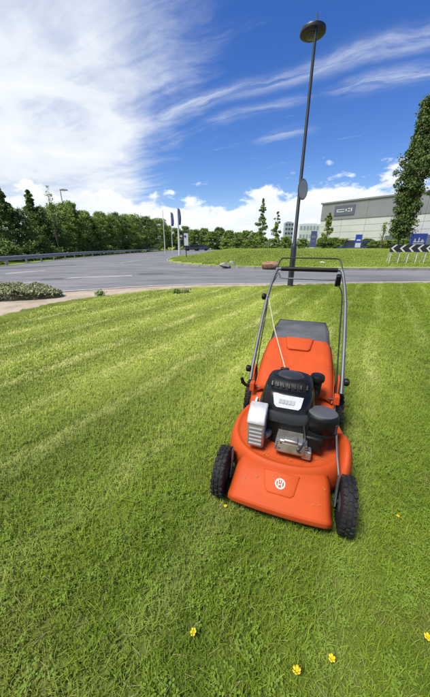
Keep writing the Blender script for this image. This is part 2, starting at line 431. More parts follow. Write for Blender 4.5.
def copy_tree(src, loc=None, rz=None, scale=None):
    r = src.copy(); COL.objects.link(r)
    if loc is not None: r.location = loc
    if rz is not None: r.rotation_euler = (0, 0, rz)
    if scale is not None: r.scale = scale
    for ch in list(src.children):
        c = ch.copy(); COL.objects.link(c); c.parent = r
        for g in ch.children:
            d = g.copy(); COL.objects.link(d); d.parent = c
    return r
def sheet(name, pts, z, mat, kind=True):
    m = MB(); m.add([(x, y, z) for x, y in pts], [tuple(range(len(pts)))])
    o = m.build(name, mat, smooth=False)
    if o.data.polygons[0].normal.z < 0: o.data.flip_normals()
    return structure(o)
def smooth_line(pts, n=8):
    P = [np.array(p, float) for p in pts]; P = [2 * P[0] - P[1]] + P + [2 * P[-1] - P[-2]]; o = []
    for i in range(1, len(P) - 2):
        for k in range(n):
            t = k / n; a, b, c, d = P[i - 1], P[i], P[i + 1], P[i + 2]
            o.append(0.5 * (2 * b + (c - a) * t + (2 * a - 5 * b + 4 * c - d) * t * t + (3 * b - a - 3 * c + d) * t ** 3))
    o.append(P[-2]); return [tuple(p) for p in o]
ORD = ['first', 'second', 'third', 'fourth', 'fifth', 'sixth', 'seventh', 'eighth', 'ninth', 'tenth', 'eleventh', 'twelfth', 'thirteenth', 'fourteenth', 'fifteenth', 'sixteenth', 'seventeenth', 'eighteenth', 'nineteenth', 'twentieth', 'twenty-first', 'twenty-second', 'twenty-third', 'twenty-fourth']

# ------------------------------------------------------------------ ground, road, lawn
ROADZ = -0.10
sheet('ground', [(-2500, -300), (2500, -300), (2500, 4000), (-2500, 4000)], -0.125, 'far_grass')
lawn_edge = [(-4.6, -3.0), (-3.95, 1.5), (-3.55, 4.1), (-3.20, 5.35), (-2.62, 6.05), (-0.98, 7.25), (1.58, 7.80), (3.93, 8.20), (6.68, 8.45), (10, 8.75), (15, 9.0)]
lawn_line = smooth_line(lawn_edge, 6)
kerb_in = smooth_line([(-12.0, 0.5), (-8.2, 4.0), (-5.6, 5.9), (-3.91, 6.80), (-3.15, 7.24), (-1.38, 8.0), (0.2, 8.28), (1.84, 8.42), (4.2, 8.62), (7.48, 8.88), (11, 9.1), (15, 9.3)], 6)
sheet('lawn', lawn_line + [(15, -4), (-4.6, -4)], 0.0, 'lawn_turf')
sheet('dry_verge', kerb_in + [(15, 5.0), (8, 4.0), (0, 3), (-2.4, 0.5), (-3.6, -3), (-12, -3)], -0.006, 'dry_verge')
sheet('road', [(-14.6, -20), (-13.9, 12), (-13.9, 18), (-14.1, 20.4), (-15.1, 27.6), (-15.4, 38), (-14.3, 72), (-13, 110), (10, 110), (10, 52), (60, 46), (60, -20)], ROADZ, 'asphalt')

def kerb_run(name, line, width, z0, z1, mat, step=0.92, gap=0.012):
    root = structure(empty(name))
    P = [np.array(p) for p in line]; d = [0.0]
    for a, b in zip(P, P[1:]): d.append(d[-1] + np.linalg.norm(b - a))
    xs = [p[0] for p in P]; ys = [p[1] for p in P]; at = lambda t: np.array([np.interp(t, d, xs), np.interp(t, d, ys)])
    me = None
    for i in range(int(d[-1] / step)):
        a, b = at(i * step), at((i + 1) * step); m = (a + b) / 2; L = np.linalg.norm(b - a)
        if me is None:
            k = MB().box((0, 0, (z0 + z1) / 2), (step - gap, width, z1 - z0)); me = k.mesh('kerb_stone'); me.materials.append(MATS[mat])
        o = bpy.data.objects.new('kerb_stone', me); link(o, root)
        o.location = (m[0], m[1], random.uniform(-0.004, 0.004)); o.rotation_euler = (0, 0, math.atan2(b[1] - a[1], b[0] - a[0]) + random.uniform(-.01, .01)); o.scale = (L / step, 1, 1)
    return root
vis = [p for p in kerb_in if p[0] > -9]
off = [(x - 0.045, y + 0.062) for x, y in vis]
kerb_run('near_kerb', off, 0.125, ROADZ - 0.05, 0.012, 'kerb_light')

# roundabout: a mound of grass with a kerb round it
ICX, ICY, IRX, IRY, IEX = 10.0, 29.0, 14.2, 14.3, 3.0
def island_r(x, y): return (np.abs((x - ICX) / IRX) ** IEX + np.abs((y - ICY) / IRY) ** IEX) ** (1 / IEX)
def sstep(t): t = np.clip(t, 0, 1); return t * t * (3 - 2 * t)
def island_z(x, y):
    r = island_r(x, y)
    return 0.02 + 0.76 * sstep((1 - r) / 0.46) + 0.025 * np.sin(x * 1.3 + 1) * np.sin(y * 0.9) * (1 - r)
def island_pt(a, r):
    ca, sa = math.cos(a), math.sin(a)
    k = (abs(ca) ** IEX + abs(sa) ** IEX) ** (-1 / IEX)
    return (ICX + IRX * r * k * ca, ICY + IRY * r * k * sa)
m = MB(); rings = []
for j in range(25):
    r = 1 - j / 24.5
    ring = []
    for k in range(96):
        x, y = island_pt(2 * math.pi * k / 96, r); ring.append((x, y, float(island_z(x, y))))
    rings.append(ring)
m.loft([[(x, y, ROADZ - 0.05) for x, y, z in rings[0]]] + rings, True)
structure(m.build('roundabout_mound', 'far_grass', angle=60))
kerb_run('roundabout_kerb', [island_pt(R(a), 1.008) for a in np.linspace(172, 300, 80)], 0.14, ROADZ - 0.05, 0.03, 'kerb')

# road paint and repairs, each a thin sheet on the asphalt
def paint(name, pix, mat, dz=0.004):
    o = sheet(name, [tuple(gp(x, y, ROADZ)[:2]) for x, y in pix], ROADZ + dz, mat); return o
paint('lane_marking', [(4, 274.4), (44, 271.0), (46, 270.1), (6, 273.0)], 'road_white')
paint('lane_marking', [(62, 278.9), (132, 276.4), (132, 275.2), (74, 277.0)], 'road_white')
paint('lane_marking', [(20, 284), (40, 282.3), (41, 281.2), (22, 282.8)], 'road_white')
paint('lane_marking', [(120, 263.4), (150, 259.0), (151.5, 258.6), (121, 262.6)], 'road_white')
paint('road_patch', [(38, 280.5), (82, 278.8), (80, 277.0), (44, 278.6)], 'dark_patch', 0.003)
paint('road_patch', [(140, 274.8), (165, 274.2), (163, 272.6), (138, 273.3)], 'dark_patch', 0.003)
paint('road_patch', [(0, 269.5), (30, 267.6), (75, 265.3), (76, 264.6), (28, 266.9), (0, 268.7)], 'dark_patch', 0.003)

def crack(pix, w):
    P = smooth_line([tuple(gp(x, y, ROADZ)[:2]) for x, y in pix], 7); L = []; Rr = []
    for i, (x, y) in enumerate(P):
        a, b = P[max(0, i - 1)], P[min(len(P) - 1, i + 1)]; t = Vector((b[0] - a[0], b[1] - a[1])).normalized(); ww = w * random.uniform(0.5, 1.3); jx = random.uniform(-.04, .04)
        L.append((x - t.y * ww + jx, y + t.x * ww)); Rr.append((x + t.y * ww + jx, y - t.x * ww))
    m = MB(); n = len(L); m.add([(x, y, ROADZ + 0.0025) for x, y in L + Rr], [(i, i + 1, n + i + 1, n + i) for i in range(n - 1)])
    structure(m.build('road_crack', 'dark_patch', smooth=False))
crack([(70, 288), (110, 283.5), (150, 281), (200, 279), (255, 277.5)], 0.03)
crack([(255, 276), (330, 275.5), (380, 276.5), (430, 276)], 0.025)
crack([(90, 270), (128, 268.5), (160, 270), (186, 273.5)], 0.035)
crack([(20, 277), (48, 274.5), (88, 272.5)], 0.035)
crack([(345, 281.5), (385, 280.5), (440, 280.8)], 0.02)

# ------------------------------------------------------------------ grass blades
def blades(n, size, h, hs, wd, lean, clover=0, straw=0, thatch=0):
    """one square tile of turf: bent blades, clover-like leaves, dry straws; returns a mesh"""
    V, Fc, T, K = [], [], [], []
    x = rng.uniform(-size / 2, size / 2, n); y = rng.uniform(-size / 2, size / 2, n)
    # blades stand in tufts
    nt_ = max(8, n // 14); tx = rng.uniform(-size / 2, size / 2, nt_); ty = rng.uniform(-size / 2, size / 2, nt_); tt = rng.uniform(0, 1, nt_)
    w = rng.integers(0, nt_, n); use = rng.random(n) < 0.65
    x = np.where(use, tx[w] + rng.normal(0, size * 0.012 + 0.004, n), x); y = np.where(use, ty[w] + rng.normal(0, size * 0.012 + 0.004, n), y)
    hh = h * np.exp(rng.normal(0, hs, n)); a = rng.uniform(0, 2 * np.pi, n); le = np.abs(rng.normal(0, lean, n)) + 0.15
    fa = a + np.pi / 2 + rng.normal(0, 0.5, n); ww = wd * rng.uniform(0.6, 1.3, n)
    cx, sx = np.cos(a), np.sin(a); fx, fy = np.cos(fa) * ww / 2, np.sin(fa) * ww / 2
    ti = np.clip(np.where(use, tt[w], 0.5) * 0.5 + rng.uniform(0, 0.6, n), 0, 1)
    zb = -0.004
    mx, my, mz = x + cx * le * hh * 0.30, y + sx * le * hh * 0.30, hh * 0.62
    ex, ey, ez = x + cx * le * hh * 0.95, y + sx * le * hh * 0.95, hh * np.clip(1.05 - 0.28 * le, 0.35, 1.05)
    P = np.stack([np.stack([x - fx, y - fy, np.full(n, zb)], 1), np.stack([x + fx, y + fy, np.full(n, zb)], 1),
                  np.stack([mx + fx * .85, my + fy * .85, mz], 1), np.stack([mx - fx * .85, my - fy * .85, mz], 1), np.stack([ex, ey, ez], 1)], 1).reshape(-1, 3)
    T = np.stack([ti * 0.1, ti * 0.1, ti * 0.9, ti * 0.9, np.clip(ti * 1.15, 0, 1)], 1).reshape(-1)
    K = np.zeros(n * 5)
    verts = [P]; tint = [T]; sort = [K]; quads = (np.arange(n) * 5)[:, None]
    faces = [tuple(f) for f in (quads + np.array([0, 1, 2, 3])).tolist()] + [tuple(f) for f in (quads + np.array([3, 2, 4])).tolist()]
    k = n * 5
    cl = []
    groups = max(1, clover // 9)
    gx = rng.uniform(-size / 2, size / 2, groups); gy = rng.uniform(-size / 2, size / 2, groups)
    for i in range(clover):
        g = rng.integers(0, groups); px, py = gx[g] + rng.normal(0, 0.022), gy[g] + rng.normal(0, 0.022)
        pz = h * rng.uniform(0.55, 1.05); r = rng.uniform(0.0032, 0.0078); a0 = rng.uniform(0, 6.28); tv = rng.uniform(0.2, 1)
        tx_, ty_ = rng.normal(0, 0.35, 2)
        for j in range(3):
            b = a0 + j * 2.094
            pts = []
            for (rr, da) in ((0.1, 0), (1.0, -0.55), (1.45, -0.25), (1.45, 0.25), (1.0, 0.55)):
                dx_, dy_ = r * rr * math.cos(b + da), r * rr * math.sin(b + da)
                pts.append((px + dx_, py + dy_, pz + dx_ * tx_ + dy_ * ty_ - (0.15 * r if rr == 0.1 else 0)))
            verts.append(np.array(pts)); tint.append(np.full(5, tv)); sort.append(np.full(5, 0.55)); faces.append(tuple(range(k, k + 5))); k += 5
    for i in range(straw):
        px, py = rng.uniform(-size / 2, size / 2, 2); L = rng.uniform(0.015, 0.042); b = rng.uniform(0, 6.28); z0 = h * rng.uniform(0.3, 0.95); dzz = rng.normal(0, 0.008)
        w2 = wd * 0.19; ca, sa = math.cos(b), math.sin(b)
        pts = [(px - sa * w2, py + ca * w2, z0), (px + sa * w2, py - ca * w2, z0), (px + ca * L + sa * w2, py + sa * L - ca * w2, z0 + dzz), (px + ca * L - sa * w2, py + sa * L + ca * w2, z0 + dzz)]
        verts.append(np.array(pts)); tint.append(np.full(4, .8)); sort.append(np.full(4, 1.0)); faces.append((k, k + 1, k + 2, k + 3)); k += 4
    me = bpy.data.meshes.new('turf_tile'); me.from_pydata(np.concatenate(verts).tolist(), [], faces)
    for nm, arr in (('tint', tint), ('sort', sort)):
        at = me.attributes.new(nm, 'FLOAT', 'POINT'); at.data.foreach_set('value', np.concatenate(arr).astype(np.float32))
    return me
TILES = bpy.data.collections.new('turf_tiles')          # never linked to the scene: only a source of instances
def tile(i, me, mat):
    me.materials.append(MATS[mat]); o = bpy.data.objects.new('turf_tile_%02d' % i, me); TILES.objects.link(o)
TS = 0.40
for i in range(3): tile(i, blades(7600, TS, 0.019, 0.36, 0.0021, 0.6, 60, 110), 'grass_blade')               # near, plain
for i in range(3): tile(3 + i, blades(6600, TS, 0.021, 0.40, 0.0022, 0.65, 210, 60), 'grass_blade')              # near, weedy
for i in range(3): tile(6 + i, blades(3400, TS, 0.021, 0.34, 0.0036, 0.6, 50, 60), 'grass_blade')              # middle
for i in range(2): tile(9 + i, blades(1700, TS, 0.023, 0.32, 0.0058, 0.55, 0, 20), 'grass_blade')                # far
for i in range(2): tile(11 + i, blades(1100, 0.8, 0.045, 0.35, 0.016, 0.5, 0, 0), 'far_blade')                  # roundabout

def scatter_tree(name):
    g = bpy.data.node_groups.new(name, 'GeometryNodeTree')
    g.interface.new_socket('Geometry', in_out='INPUT', socket_type='NodeSocketGeometry'); g.interface.new_socket('Geometry', in_out='OUTPUT', socket_type='NodeSocketGeometry')
    gi = g.nodes.new('NodeGroupInput'); go = g.nodes.new('NodeGroupOutput')
    ci = g.nodes.new('GeometryNodeCollectionInfo'); ci.inputs['Collection'].default_value = TILES; ci.inputs['Separate Children'].default_value = True; ci.inputs['Reset Children'].default_value = True
    ip = g.nodes.new('GeometryNodeInstanceOnPoints'); ip.inputs['Pick Instance'].default_value = True
    def attr(nm, ty):
        a = g.nodes.new('GeometryNodeInputNamedAttribute'); a.data_type = ty; a.inputs['Name'].default_value = nm; return a.outputs['Attribute']
    g.links.new(gi.outputs[0], ip.inputs['Points']); g.links.new(ci.outputs[0], ip.inputs['Instance'])
    g.links.new(attr('pick', 'INT'), ip.inputs['Instance Index'])
    e2r = g.nodes.new('FunctionNodeEulerToRotation'); g.links.new(attr('turn', 'FLOAT_VECTOR'), e2r.inputs[0]); g.links.new(e2r.outputs[0], ip.inputs['Rotation'])
    g.links.new(attr('size', 'FLOAT_VECTOR'), ip.inputs['Scale'])
    g.links.new(ip.outputs[0], go.inputs[0])
    return g
def in_poly(x, y, poly):
    c = False; j = len(poly) - 1
    for i in range(len(poly)):
        xi, yi = poly[i]; xj, yj = poly[j]
        if (yi > y) != (yj > y) and x < (xj - xi) * (y - yi) / (yj - yi) + xi: c = not c
        j = i
    return c
SC = scatter_tree('scatter_turf')
def scatter(name, rows):
    me = bpy.data.meshes.new(name); me.from_pydata([r[0] for r in rows], [], [])
    a = me.attributes.new('pick', 'INT', 'POINT'); a.data.foreach_set('value', np.array([r[1] for r in rows], np.int32))
    a = me.attributes.new('turn', 'FLOAT_VECTOR', 'POINT'); a.data.foreach_set('vector', np.array([r[2] for r in rows], np.float32).ravel())
    a = me.attributes.new('size', 'FLOAT_VECTOR', 'POINT'); a.data.foreach_set('vector', np.array([r[3] for r in rows], np.float32).ravel())
    o = bpy.data.objects.new(name, me); link(o); md = o.modifiers.new('scatter', 'NODES'); md.node_group = SC
    o['kind'] = 'stuff'; return o
lawn_poly = lawn_line + [(15, -4), (-4.6, -4)]
rows = []
for i in range(-24, 30):
    for j in range(-3, 24):
        x, y = (i + .5) * TS, (j + .5) * TS
        if abs(x) > 0.95 * max(y, 0) + 1.9: continue
        ins = [in_poly(x + a * TS / 2, y + b * TS / 2, lawn_poly) for a in (-1, 1) for b in (-1, 1)]
        d = math.hypot(x, y)
        weed = 0.5 + 0.25 * math.sin(x * 1.7 + 0.6) + 0.25 * math.sin(y * 1.9 - x * 0.6) + 0.35 * (1 if x > 0.2 else -0.35)
        def pick():
            if d < 2.6: return (3 if random.random() < weed else 0) + random.randrange(3)
            if d < 5.0: return 6 + random.randrange(3)
            return 9 + random.randrange(2)
        sc = lambda k: (k, k, random.uniform(0.85, 1.2))
        if all(ins): rows.append(((x, y, 0.0), pick(), (0, 0, random.randrange(4) * math.pi / 2), sc(1.0)))
        elif any(ins):                                              # ragged edge: quarter tiles
            for a in range(8):
                for b in range(8):
                    xx, yy = x + (a - 3.5) * TS / 8 + random.uniform(-.012, .012), y + (b - 3.5) * TS / 8 + random.uniform(-.012, .012)
                    if in_poly(xx, yy, lawn_poly): rows.append(((xx, yy, 0.0), 9 + random.randrange(2), (0, 0, random.randrange(4) * math.pi / 2), (0.2, 0.2, random.uniform(0.7, 1.5))))
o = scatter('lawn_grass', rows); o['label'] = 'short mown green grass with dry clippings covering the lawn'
rows = []
for i in range(-8, 34):
    for j in range(16, 40):
        x, y = (i + .5) * 0.8, (j + .5) * 0.8
        if x > 0.95 * y + 2: continue
        if island_r(x, y) < 0.975:
            gx_ = float(island_z(x + .3, y) - island_z(x - .3, y)) / .6; gy_ = float(island_z(x, y + .3) - island_z(x, y - .3)) / .6
            q_ = Vector((0, 0, 1)).rotation_difference(Vector((-gx_, -gy_, 1)).normalized()).to_matrix() @ Matrix.Rotation(random.randrange(4) * math.pi / 2, 3, 'Z')
            rows.append(((x, y, float(island_z(x, y))), 11 + random.randrange(2), tuple(q_.to_euler()), (1, 1, random.uniform(0.7, 1.3))))
o = scatter('roundabout_grass', rows); o['label'] = 'rough grass growing over the roundabout mound'

# ------------------------------------------------------------------ the lawn mower
MA = R(-19.2)
mower = empty('lawn_mower', (0.272, 0.824, 0.0), MA)
tag(mower, 'orange push lawn mower with black engine standing on the grass', 'lawn mower')

# deck: a round pan over the blade, drawn out to the rear
def ring(z, rx, ry, cy, n=64, ex=2.3, rear=0.0):
    r = []
    for k in range(n):
        a = 2 * math.pi * k / n; ca, sa = math.cos(a), math.sin(a)
        kx = (abs(ca) ** ex + abs(sa) ** ex) ** (-1 / ex)
        x, y = rx * kx * ca, ry * kx * sa
        if y > 0: y *= 1.0 + rear; x *= 1.0 - 0.10 * rear * (y / (ry * (1 + rear))) ** 2
        r.append((x, cy + y, z))
    return r
m = MB()
prof = [(0.055, 0.292, 0.283), (0.062, 0.297, 0.288), (0.090, 0.299, 0.290), (0.135, 0.296, 0.287), (0.166, 0.288, 0.279), (0.183, 0.277, 0.268), (0.190, 0.268, 0.259), (0.1915, 0.262, 0.253),
        (0.184, 0.254, 0.245), (0.1825, 0.240, 0.231), (0.188, 0.215, 0.205), (0.202, 0.17, 0.16), (0.210, 0.12, 0.12), (0.212, 0.05, 0.05)]
m.loft([ring(z, rx, ry, 0.350, rear=0.30) for z, rx, ry in prof])
deck = m.build('deck', 'orange', mower, angle=60)
# front panel: sloping nose that hangs down between the front wheels
m = MB(); rows = []
for (y, z, hw, bow) in [(0.055, 0.055, 0.205, 0.0), (-0.020, 0.050, 0.210, 0.012), (-0.044, 0.054, 0.212, 0.015), (-0.0525, 0.063, 0.213, 0.016), (-0.0545, 0.072, 0.214, 0.016), (-0.0540, 0.088, 0.214, 0.016), (-0.0500, 0.0955, 0.213, 0.015), (-0.041, 0.100, 0.212, 0.014),
                        (-0.020, 0.108, 0.211, 0.012), (0.012, 0.129, 0.207, 0.008), (0.050, 0.153, 0.203, 0.004), (0.085, 0.166, 0.200, 0.0), (0.15, 0.168, 0.19, 0.0)]:
    r = []
    for k in range(17):
        t = -1 + 2 * k / 16; x = t * hw
        drop = 0.012 * max(0, abs(t) - 0.86) / 0.14
        crown = 0.007 * (1 - t * t)
        r.append((x, y - bow * (1 - t * t) + drop, z + crown - drop * 0.7))
    rows.append(r)
m.loft(rows, False, closed=False)
nose = m.build('front_panel', 'orange', mower, angle=24, solid=0.006)
# side cheeks of the nose
for sx in (-1, 1):
    m = MB(); pr = [(0.055, 0.05), (-0.02, 0.048), (-0.036, 0.062), (-0.026, 0.085), (0.012, 0.112), (0.05, 0.136), (0.085, 0.150), (0.16, 0.152), (0.16, 0.06)]
    hw = [0.203, 0.206, 0.207, 0.206, 0.202, 0.198, 0.194, 0.19, 0.20]
    m.loft([[(sx * (w - 0.003), y, z) for (y, z), w in zip(pr, hw)], [(sx * (w - 0.010), y, z) for (y, z), w in zip(pr, hw)]], True)
    m.build('nose_cheek', 'orange', mower, angle=50)
# raised badge field and emblem on the nose
sl = math.atan2(0.166 - 0.108, 0.085 + 0.020)
def on_nose(x, s, h=0.0):           # s along the slope from its middle, h proud of it
    by, bz = 0.0305, 0.1465
    return (x, by + s * math.cos(sl) - h * math.sin(sl) - 0.005 * (1 - (x / 0.2) ** 2), bz + s * math.sin(sl) + h * math.cos(sl) + 0.002)
m = MB()
o1 = [(-0.076, 0.044), (0.076, 0.044), (0.060, -0.034), (0.046, -0.046), (-0.046, -0.046), (-0.060, -0.034)]
m.loft([[on_nose(x * 1.05, s * 1.05, -0.006) for x, s in o1], [on_nose(x, s, 0.0020) for x, s in o1], [on_nose(x * 0.93, s * 0.92, 0.0048) for x, s in o1]])
pad = m.build('badge_field', 'orange', mower, bevel=0.0015)
m = MB(); n = 28                      # ring of the emblem
R0, R1 = 0.0215, 0.0160
rin = [on_nose(R1 * math.cos(6.2832 * k / n), R1 * math.sin(6.2832 * k / n) - 0.003, 0.0072) for k in range(n)]
rout = [on_nose(R0 * math.cos(6.2832 * k / n), R0 * math.sin(6.2832 * k / n) - 0.003, 0.0072) for k in range(n)]
m.loft([rin, rout, [(x, y + 0.001, z - 0.003) for x, y, z in rout]], False)
emb = m.build('emblem', 'white_mark', pad)
m = MB()                              # crown-like letter inside, with three points above
for (x0, s0, x1, s1) in [(-0.0095, -0.012, -0.0055, 0.006), (0.0055, -0.012, 0.0095, 0.006), (-0.006, -0.005, 0.006, -0.0015), (-0.0105, 0.0065, -0.0065, 0.0125), (-0.002, 0.0045, 0.002, 0.0135), (0.0065, 0.0065, 0.0105, 0.0125)]:
    a = [on_nose(x, s - 0.003, 0.0074) for x, s in ((x0, s0), (x1, s0), (x1, s1), (x0, s1))]; b = [(x, y, z - 0.002) for x, y, z in a]
    m.loft([b, a])
m.build('emblem_mark', 'white_mark', emb, smooth=False)
# fender ear on the right of the deck (covers the discharge side)
m = MB(); rows = []
for (y, top, wx) in [(0.085, 0.170, 0.008), (0.105, 0.222, 0.016), (0.14, 0.262, 0.024), (0.19, 0.284, 0.028), (0.25, 0.284, 0.029), (0.32, 0.258, 0.025), (0.40, 0.20, 0.012)]:
    cxx = 0.247 + 0.016 * math.sin((y - 0.06) / 0.36 * 3.14)
    rows.append([(cxx - wx * 1.3, y, 0.165), (cxx - wx * 1.05, y, 0.19 + (top - 0.19) * 0.55), (cxx - wx * 0.45, y, top - 0.006), (cxx + wx * 0.05, y, top), (cxx + wx * 0.6, y, top - 0.010), (cxx + wx * 1.15, y, 0.15 + (top - 0.15) * 0.5), (cxx + wx * 1.35, y, 0.12)])
m.loft(rows, True, closed=True)
m.build('discharge_fender', 'orange', mower, sub=2)
# rear body
m = MB(); rows = []
for (y, hw, zt, zb) in [(0.40, 0.215, 0.200, 0.07), (0.46, 0.232, 0.262, 0.07), (0.54, 0.236, 0.305, 0.07), (0.66, 0.232, 0.335, 0.08), (0.80, 0.222, 0.360, 0.10), (0.86, 0.215, 0.36, 0.12)]:
    c = 0.03
    rows.append([(-hw, y, zb), (-hw, y, zt - c), (-hw + c * .3, y, zt - c * .3), (-hw + c, y, zt), (hw - c, y, zt), (hw - c * .3, y, zt - c * .3), (hw, y, zt - c), (hw, y, zb)])
m.loft(rows, True)
m.build('rear_body', 'orange', mower, angle=60)
# rear door: a lid that rises towards the grass box
m = MB(); rows = []
for (y, z, hw) in [(0.505, 0.318, 0.212), (0.52, 0.345, 0.217), (0.62, 0.402, 0.219), (0.74, 0.452, 0.216), (0.84, 0.494, 0.208), (0.895, 0.516, 0.200), (0.905, 0.510, 0.197), (0.905, 0.44, 0.197)]:
    r = []
    for k in range(13):
        t = -1 + k / 6; e = max(0, abs(t) - 0.84) / 0.16
        r.append((t * hw, y, z - 0.030 * e * e + 0.004 * (1 - t * t)))
    rows.append(r)
m.loft(rows, False, closed=False)
door = m.build('rear_door', 'orange_rough', mower, angle=50, solid=0.006)
for sx in (-1, 1):                     # its folded sides
    m = MB(); pr = [(0.505, 0.30), (0.52, 0.318), (0.62, 0.375), (0.74, 0.425), (0.84, 0.467), (0.905, 0.487), (0.905, 0.36), (0.70, 0.32)]
    ww = [0.211, 0.216, 0.218, 0.215, 0.207, 0.197, 0.199, 0.21]
    m.loft([[(sx * w, y, z) for (y, z), w in zip(pr, ww)], [(sx * (w - 0.007), y, z) for (y, z), w in zip(pr, ww)]])
    m.build('door_side', 'orange_rough', door)
m = MB()                               # moulded grip of the door
def on_door(x, y, h):
    z = np.interp(y, [0.62, 0.74, 0.84, 0.895], [0.402, 0.452, 0.494, 0.516]) + 0.004; return (x, y - h * 0.4, float(z) + h)
g0 = [(-0.085, 0.893), (0.085, 0.893), (0.070, 0.80), (0.055, 0.785), (-0.055, 0.785), (-0.070, 0.80)]
m.loft([[on_door(x * 1.08, y, -0.006) for x, y in g0], [on_door(x, y, 0.012) for x, y in g0], [on_door(x * 0.9, 0.84 + (y - 0.84) * 0.88, 0.016) for x, y in g0]])
m.build('door_grip', 'orange_rough', door, bevel=0.003)
m = MB(); m.tube([(-0.225, 0.515, 0.322), (0.225, 0.515, 0.322)], 0.0045, 8); m.build('hinge_rod', 'steel_tube', door)

# grass box
m = MB(); rows = []
for (y, hw, zt, zb) in [(0.86, 0.178, 0.47, 0.20), (0.90, 0.186, 0.485, 0.15), (1.05, 0.193, 0.498, 0.12), (1.30, 0.196, 0.500, 0.11), (1.47, 0.194, 0.492, 0.12), (1.52, 0.180, 0.470, 0.15)]:
    c = 0.022
    r = []
    pts = [(-hw, zb), (-hw, zt - c), (-hw + c * .3, zt - c * .3), (-hw + c, zt), (0, zt + 0.006 * math.sin(y * 9)), (hw - c, zt), (hw - c * .3, zt - c * .3), (hw, zt - c), (hw, zb)]
    rows.append([(x, y, z) for x, z in pts])
m.loft(rows, True)
bag = m.build('grass_box', 'bag_fabric', mower, angle=50)
m = MB(); m.tube([(-0.19, 0.92, 0.488), (-0.196, 1.2, 0.502), (-0.19, 1.49, 0.488), (0.19, 1.49, 0.488), (0.196, 1.2, 0.502), (0.19, 0.92, 0.488)], 0.005, 6); m.build('seam', 'bag_side', bag)
m = MB(); m.box((0, 1.525, 0.31), (0.34, 0.006, 0.28)); m.build('mesh_panel', 'bag_side', bag)

# wheels
def wheel(x, y, r, w, side):
    m = MB()
    s = side
    m.disc_x([(0.012, -0.5 * w), (r * 0.60, -0.42 * w), (r * 0.64, -0.36 * w), (r * 0.64, 0.36 * w), (r * 0.60, 0.46 * w), (r * 0.40, 0.34 * w), (r * 0.22, 0.34 * w), (r * 0.20, 0.52 * w), (0.006, 0.54 * w)], n=28)
    hub = m.build('wheel', 'grey_plastic', mower)
    hub.location = (x, y, r); hub.rotation_euler = (0, 0, 0 if s > 0 else math.pi)
    m = MB()
    m.disc_x([(r * 0.62, -0.46 * w), (r * 0.80, -0.5 * w), (r * 0.92, -0.47 * w), (r * 0.955, -0.36 * w), (r * 0.965, 0), (r * 0.955, 0.36 * w), (r * 0.92, 0.47 * w), (r * 0.80, 0.5 * w), (r * 0.62, 0.46 * w)], n=40)
    nl = 22
    for k in range(nl):
        for lane in (-1, 0, 1):
            a = 2 * math.pi * (k + (0.5 if lane else 0.0)) / nl
            mt = Matrix.Rotation(a, 3, 'X')
            c = mt @ Vector((lane * w * 0.335, 0, r * 0.968))
            rot = mt @ Matrix.Rotation(R(18 * lane), 3, 'Z')
            m.box(c, (w * (0.30 if lane else 0.27), 2 * math.pi * r / nl * 0.60, r * 0.075), rot, (0.86, 0.8))
    m.build('tyre', 'rubber', hub, angle=35)
    m = MB()
    for k in range(5):
        a = 2 * math.pi * k / 5
        m.box(Vector((0.42 * w, math.cos(a) * r * 0.40, math.sin(a) * r * 0.40)), (0.012, r * 0.10, r * 0.34), Matrix.Rotation(a - math.pi / 2, 3, 'X'))
    m.build('spokes', 'grey_plastic', hub)
    m = MB(); m.disc_x([(0.011, 0.52 * w), (0.011, 0.60 * w), (0.007, 0.63 * w)], n=6); m.build('axle_nut', 'steel_tube', hub)
    return hub
FW, RW = 0.112, 0.118
wheel(-0.264, 0.048, FW, 0.052, -1); wheel(0.263, 0.048, FW, 0.052, 1)
wheel(-0.278, 0.735, RW, 0.050, -1); wheel(0.278, 0.735, RW, 0.050, 1)
for sx in (-1, 1):
    m = MB(); m.tube([(sx * 0.215, 0.048, FW), (sx * 0.262, 0.048, FW)], 0.008, 8); m.build('front_axle', 'rubber', mower)
m = MB(); m.tube([(-0.278, 0.735, RW), (0.278, 0.735, RW)], 0.008, 8); m.build('rear_axle', 'steel_tube', mower)
for sx in (-1, 1):                     # flat arms that carry the front wheels
    ap = [(0.030, 0.098), (0.058, 0.094), (0.074, 0.160), (0.080, 0.232), (0.060, 0.236), (0.052, 0.165)]
    m = MB(); m.loft([[(sx * 0.2215, y, z) for y, z in ap], [(sx * 0.2265, y, z) for y, z in ap]])
    m.build('wheel_arm', 'steel_tube', mower, smooth=False)
m = MB(); m.tube([(0.2235, 0.07, 0.225), (0.216, 0.14, 0.262), (0.214, 0.22, 0.300), (0.222, 0.45, 0.29), (0.246, 0.64, 0.24)], 0.0045, 8); m.build('height_rod', 'steel_tube', mower)
# height lever that hooks out at the rear left
m = MB(); m.tube([(-0.235, 0.60, 0.255), (-0.262, 0.595, 0.272), (-0.288, 0.590, 0.280), (-0.306, 0.588, 0.298), (-0.314, 0.588, 0.328)], [0.007, 0.008, 0.010, 0.012, 0.010], 10)
m.build('height_lever', 'black_plastic', mower)
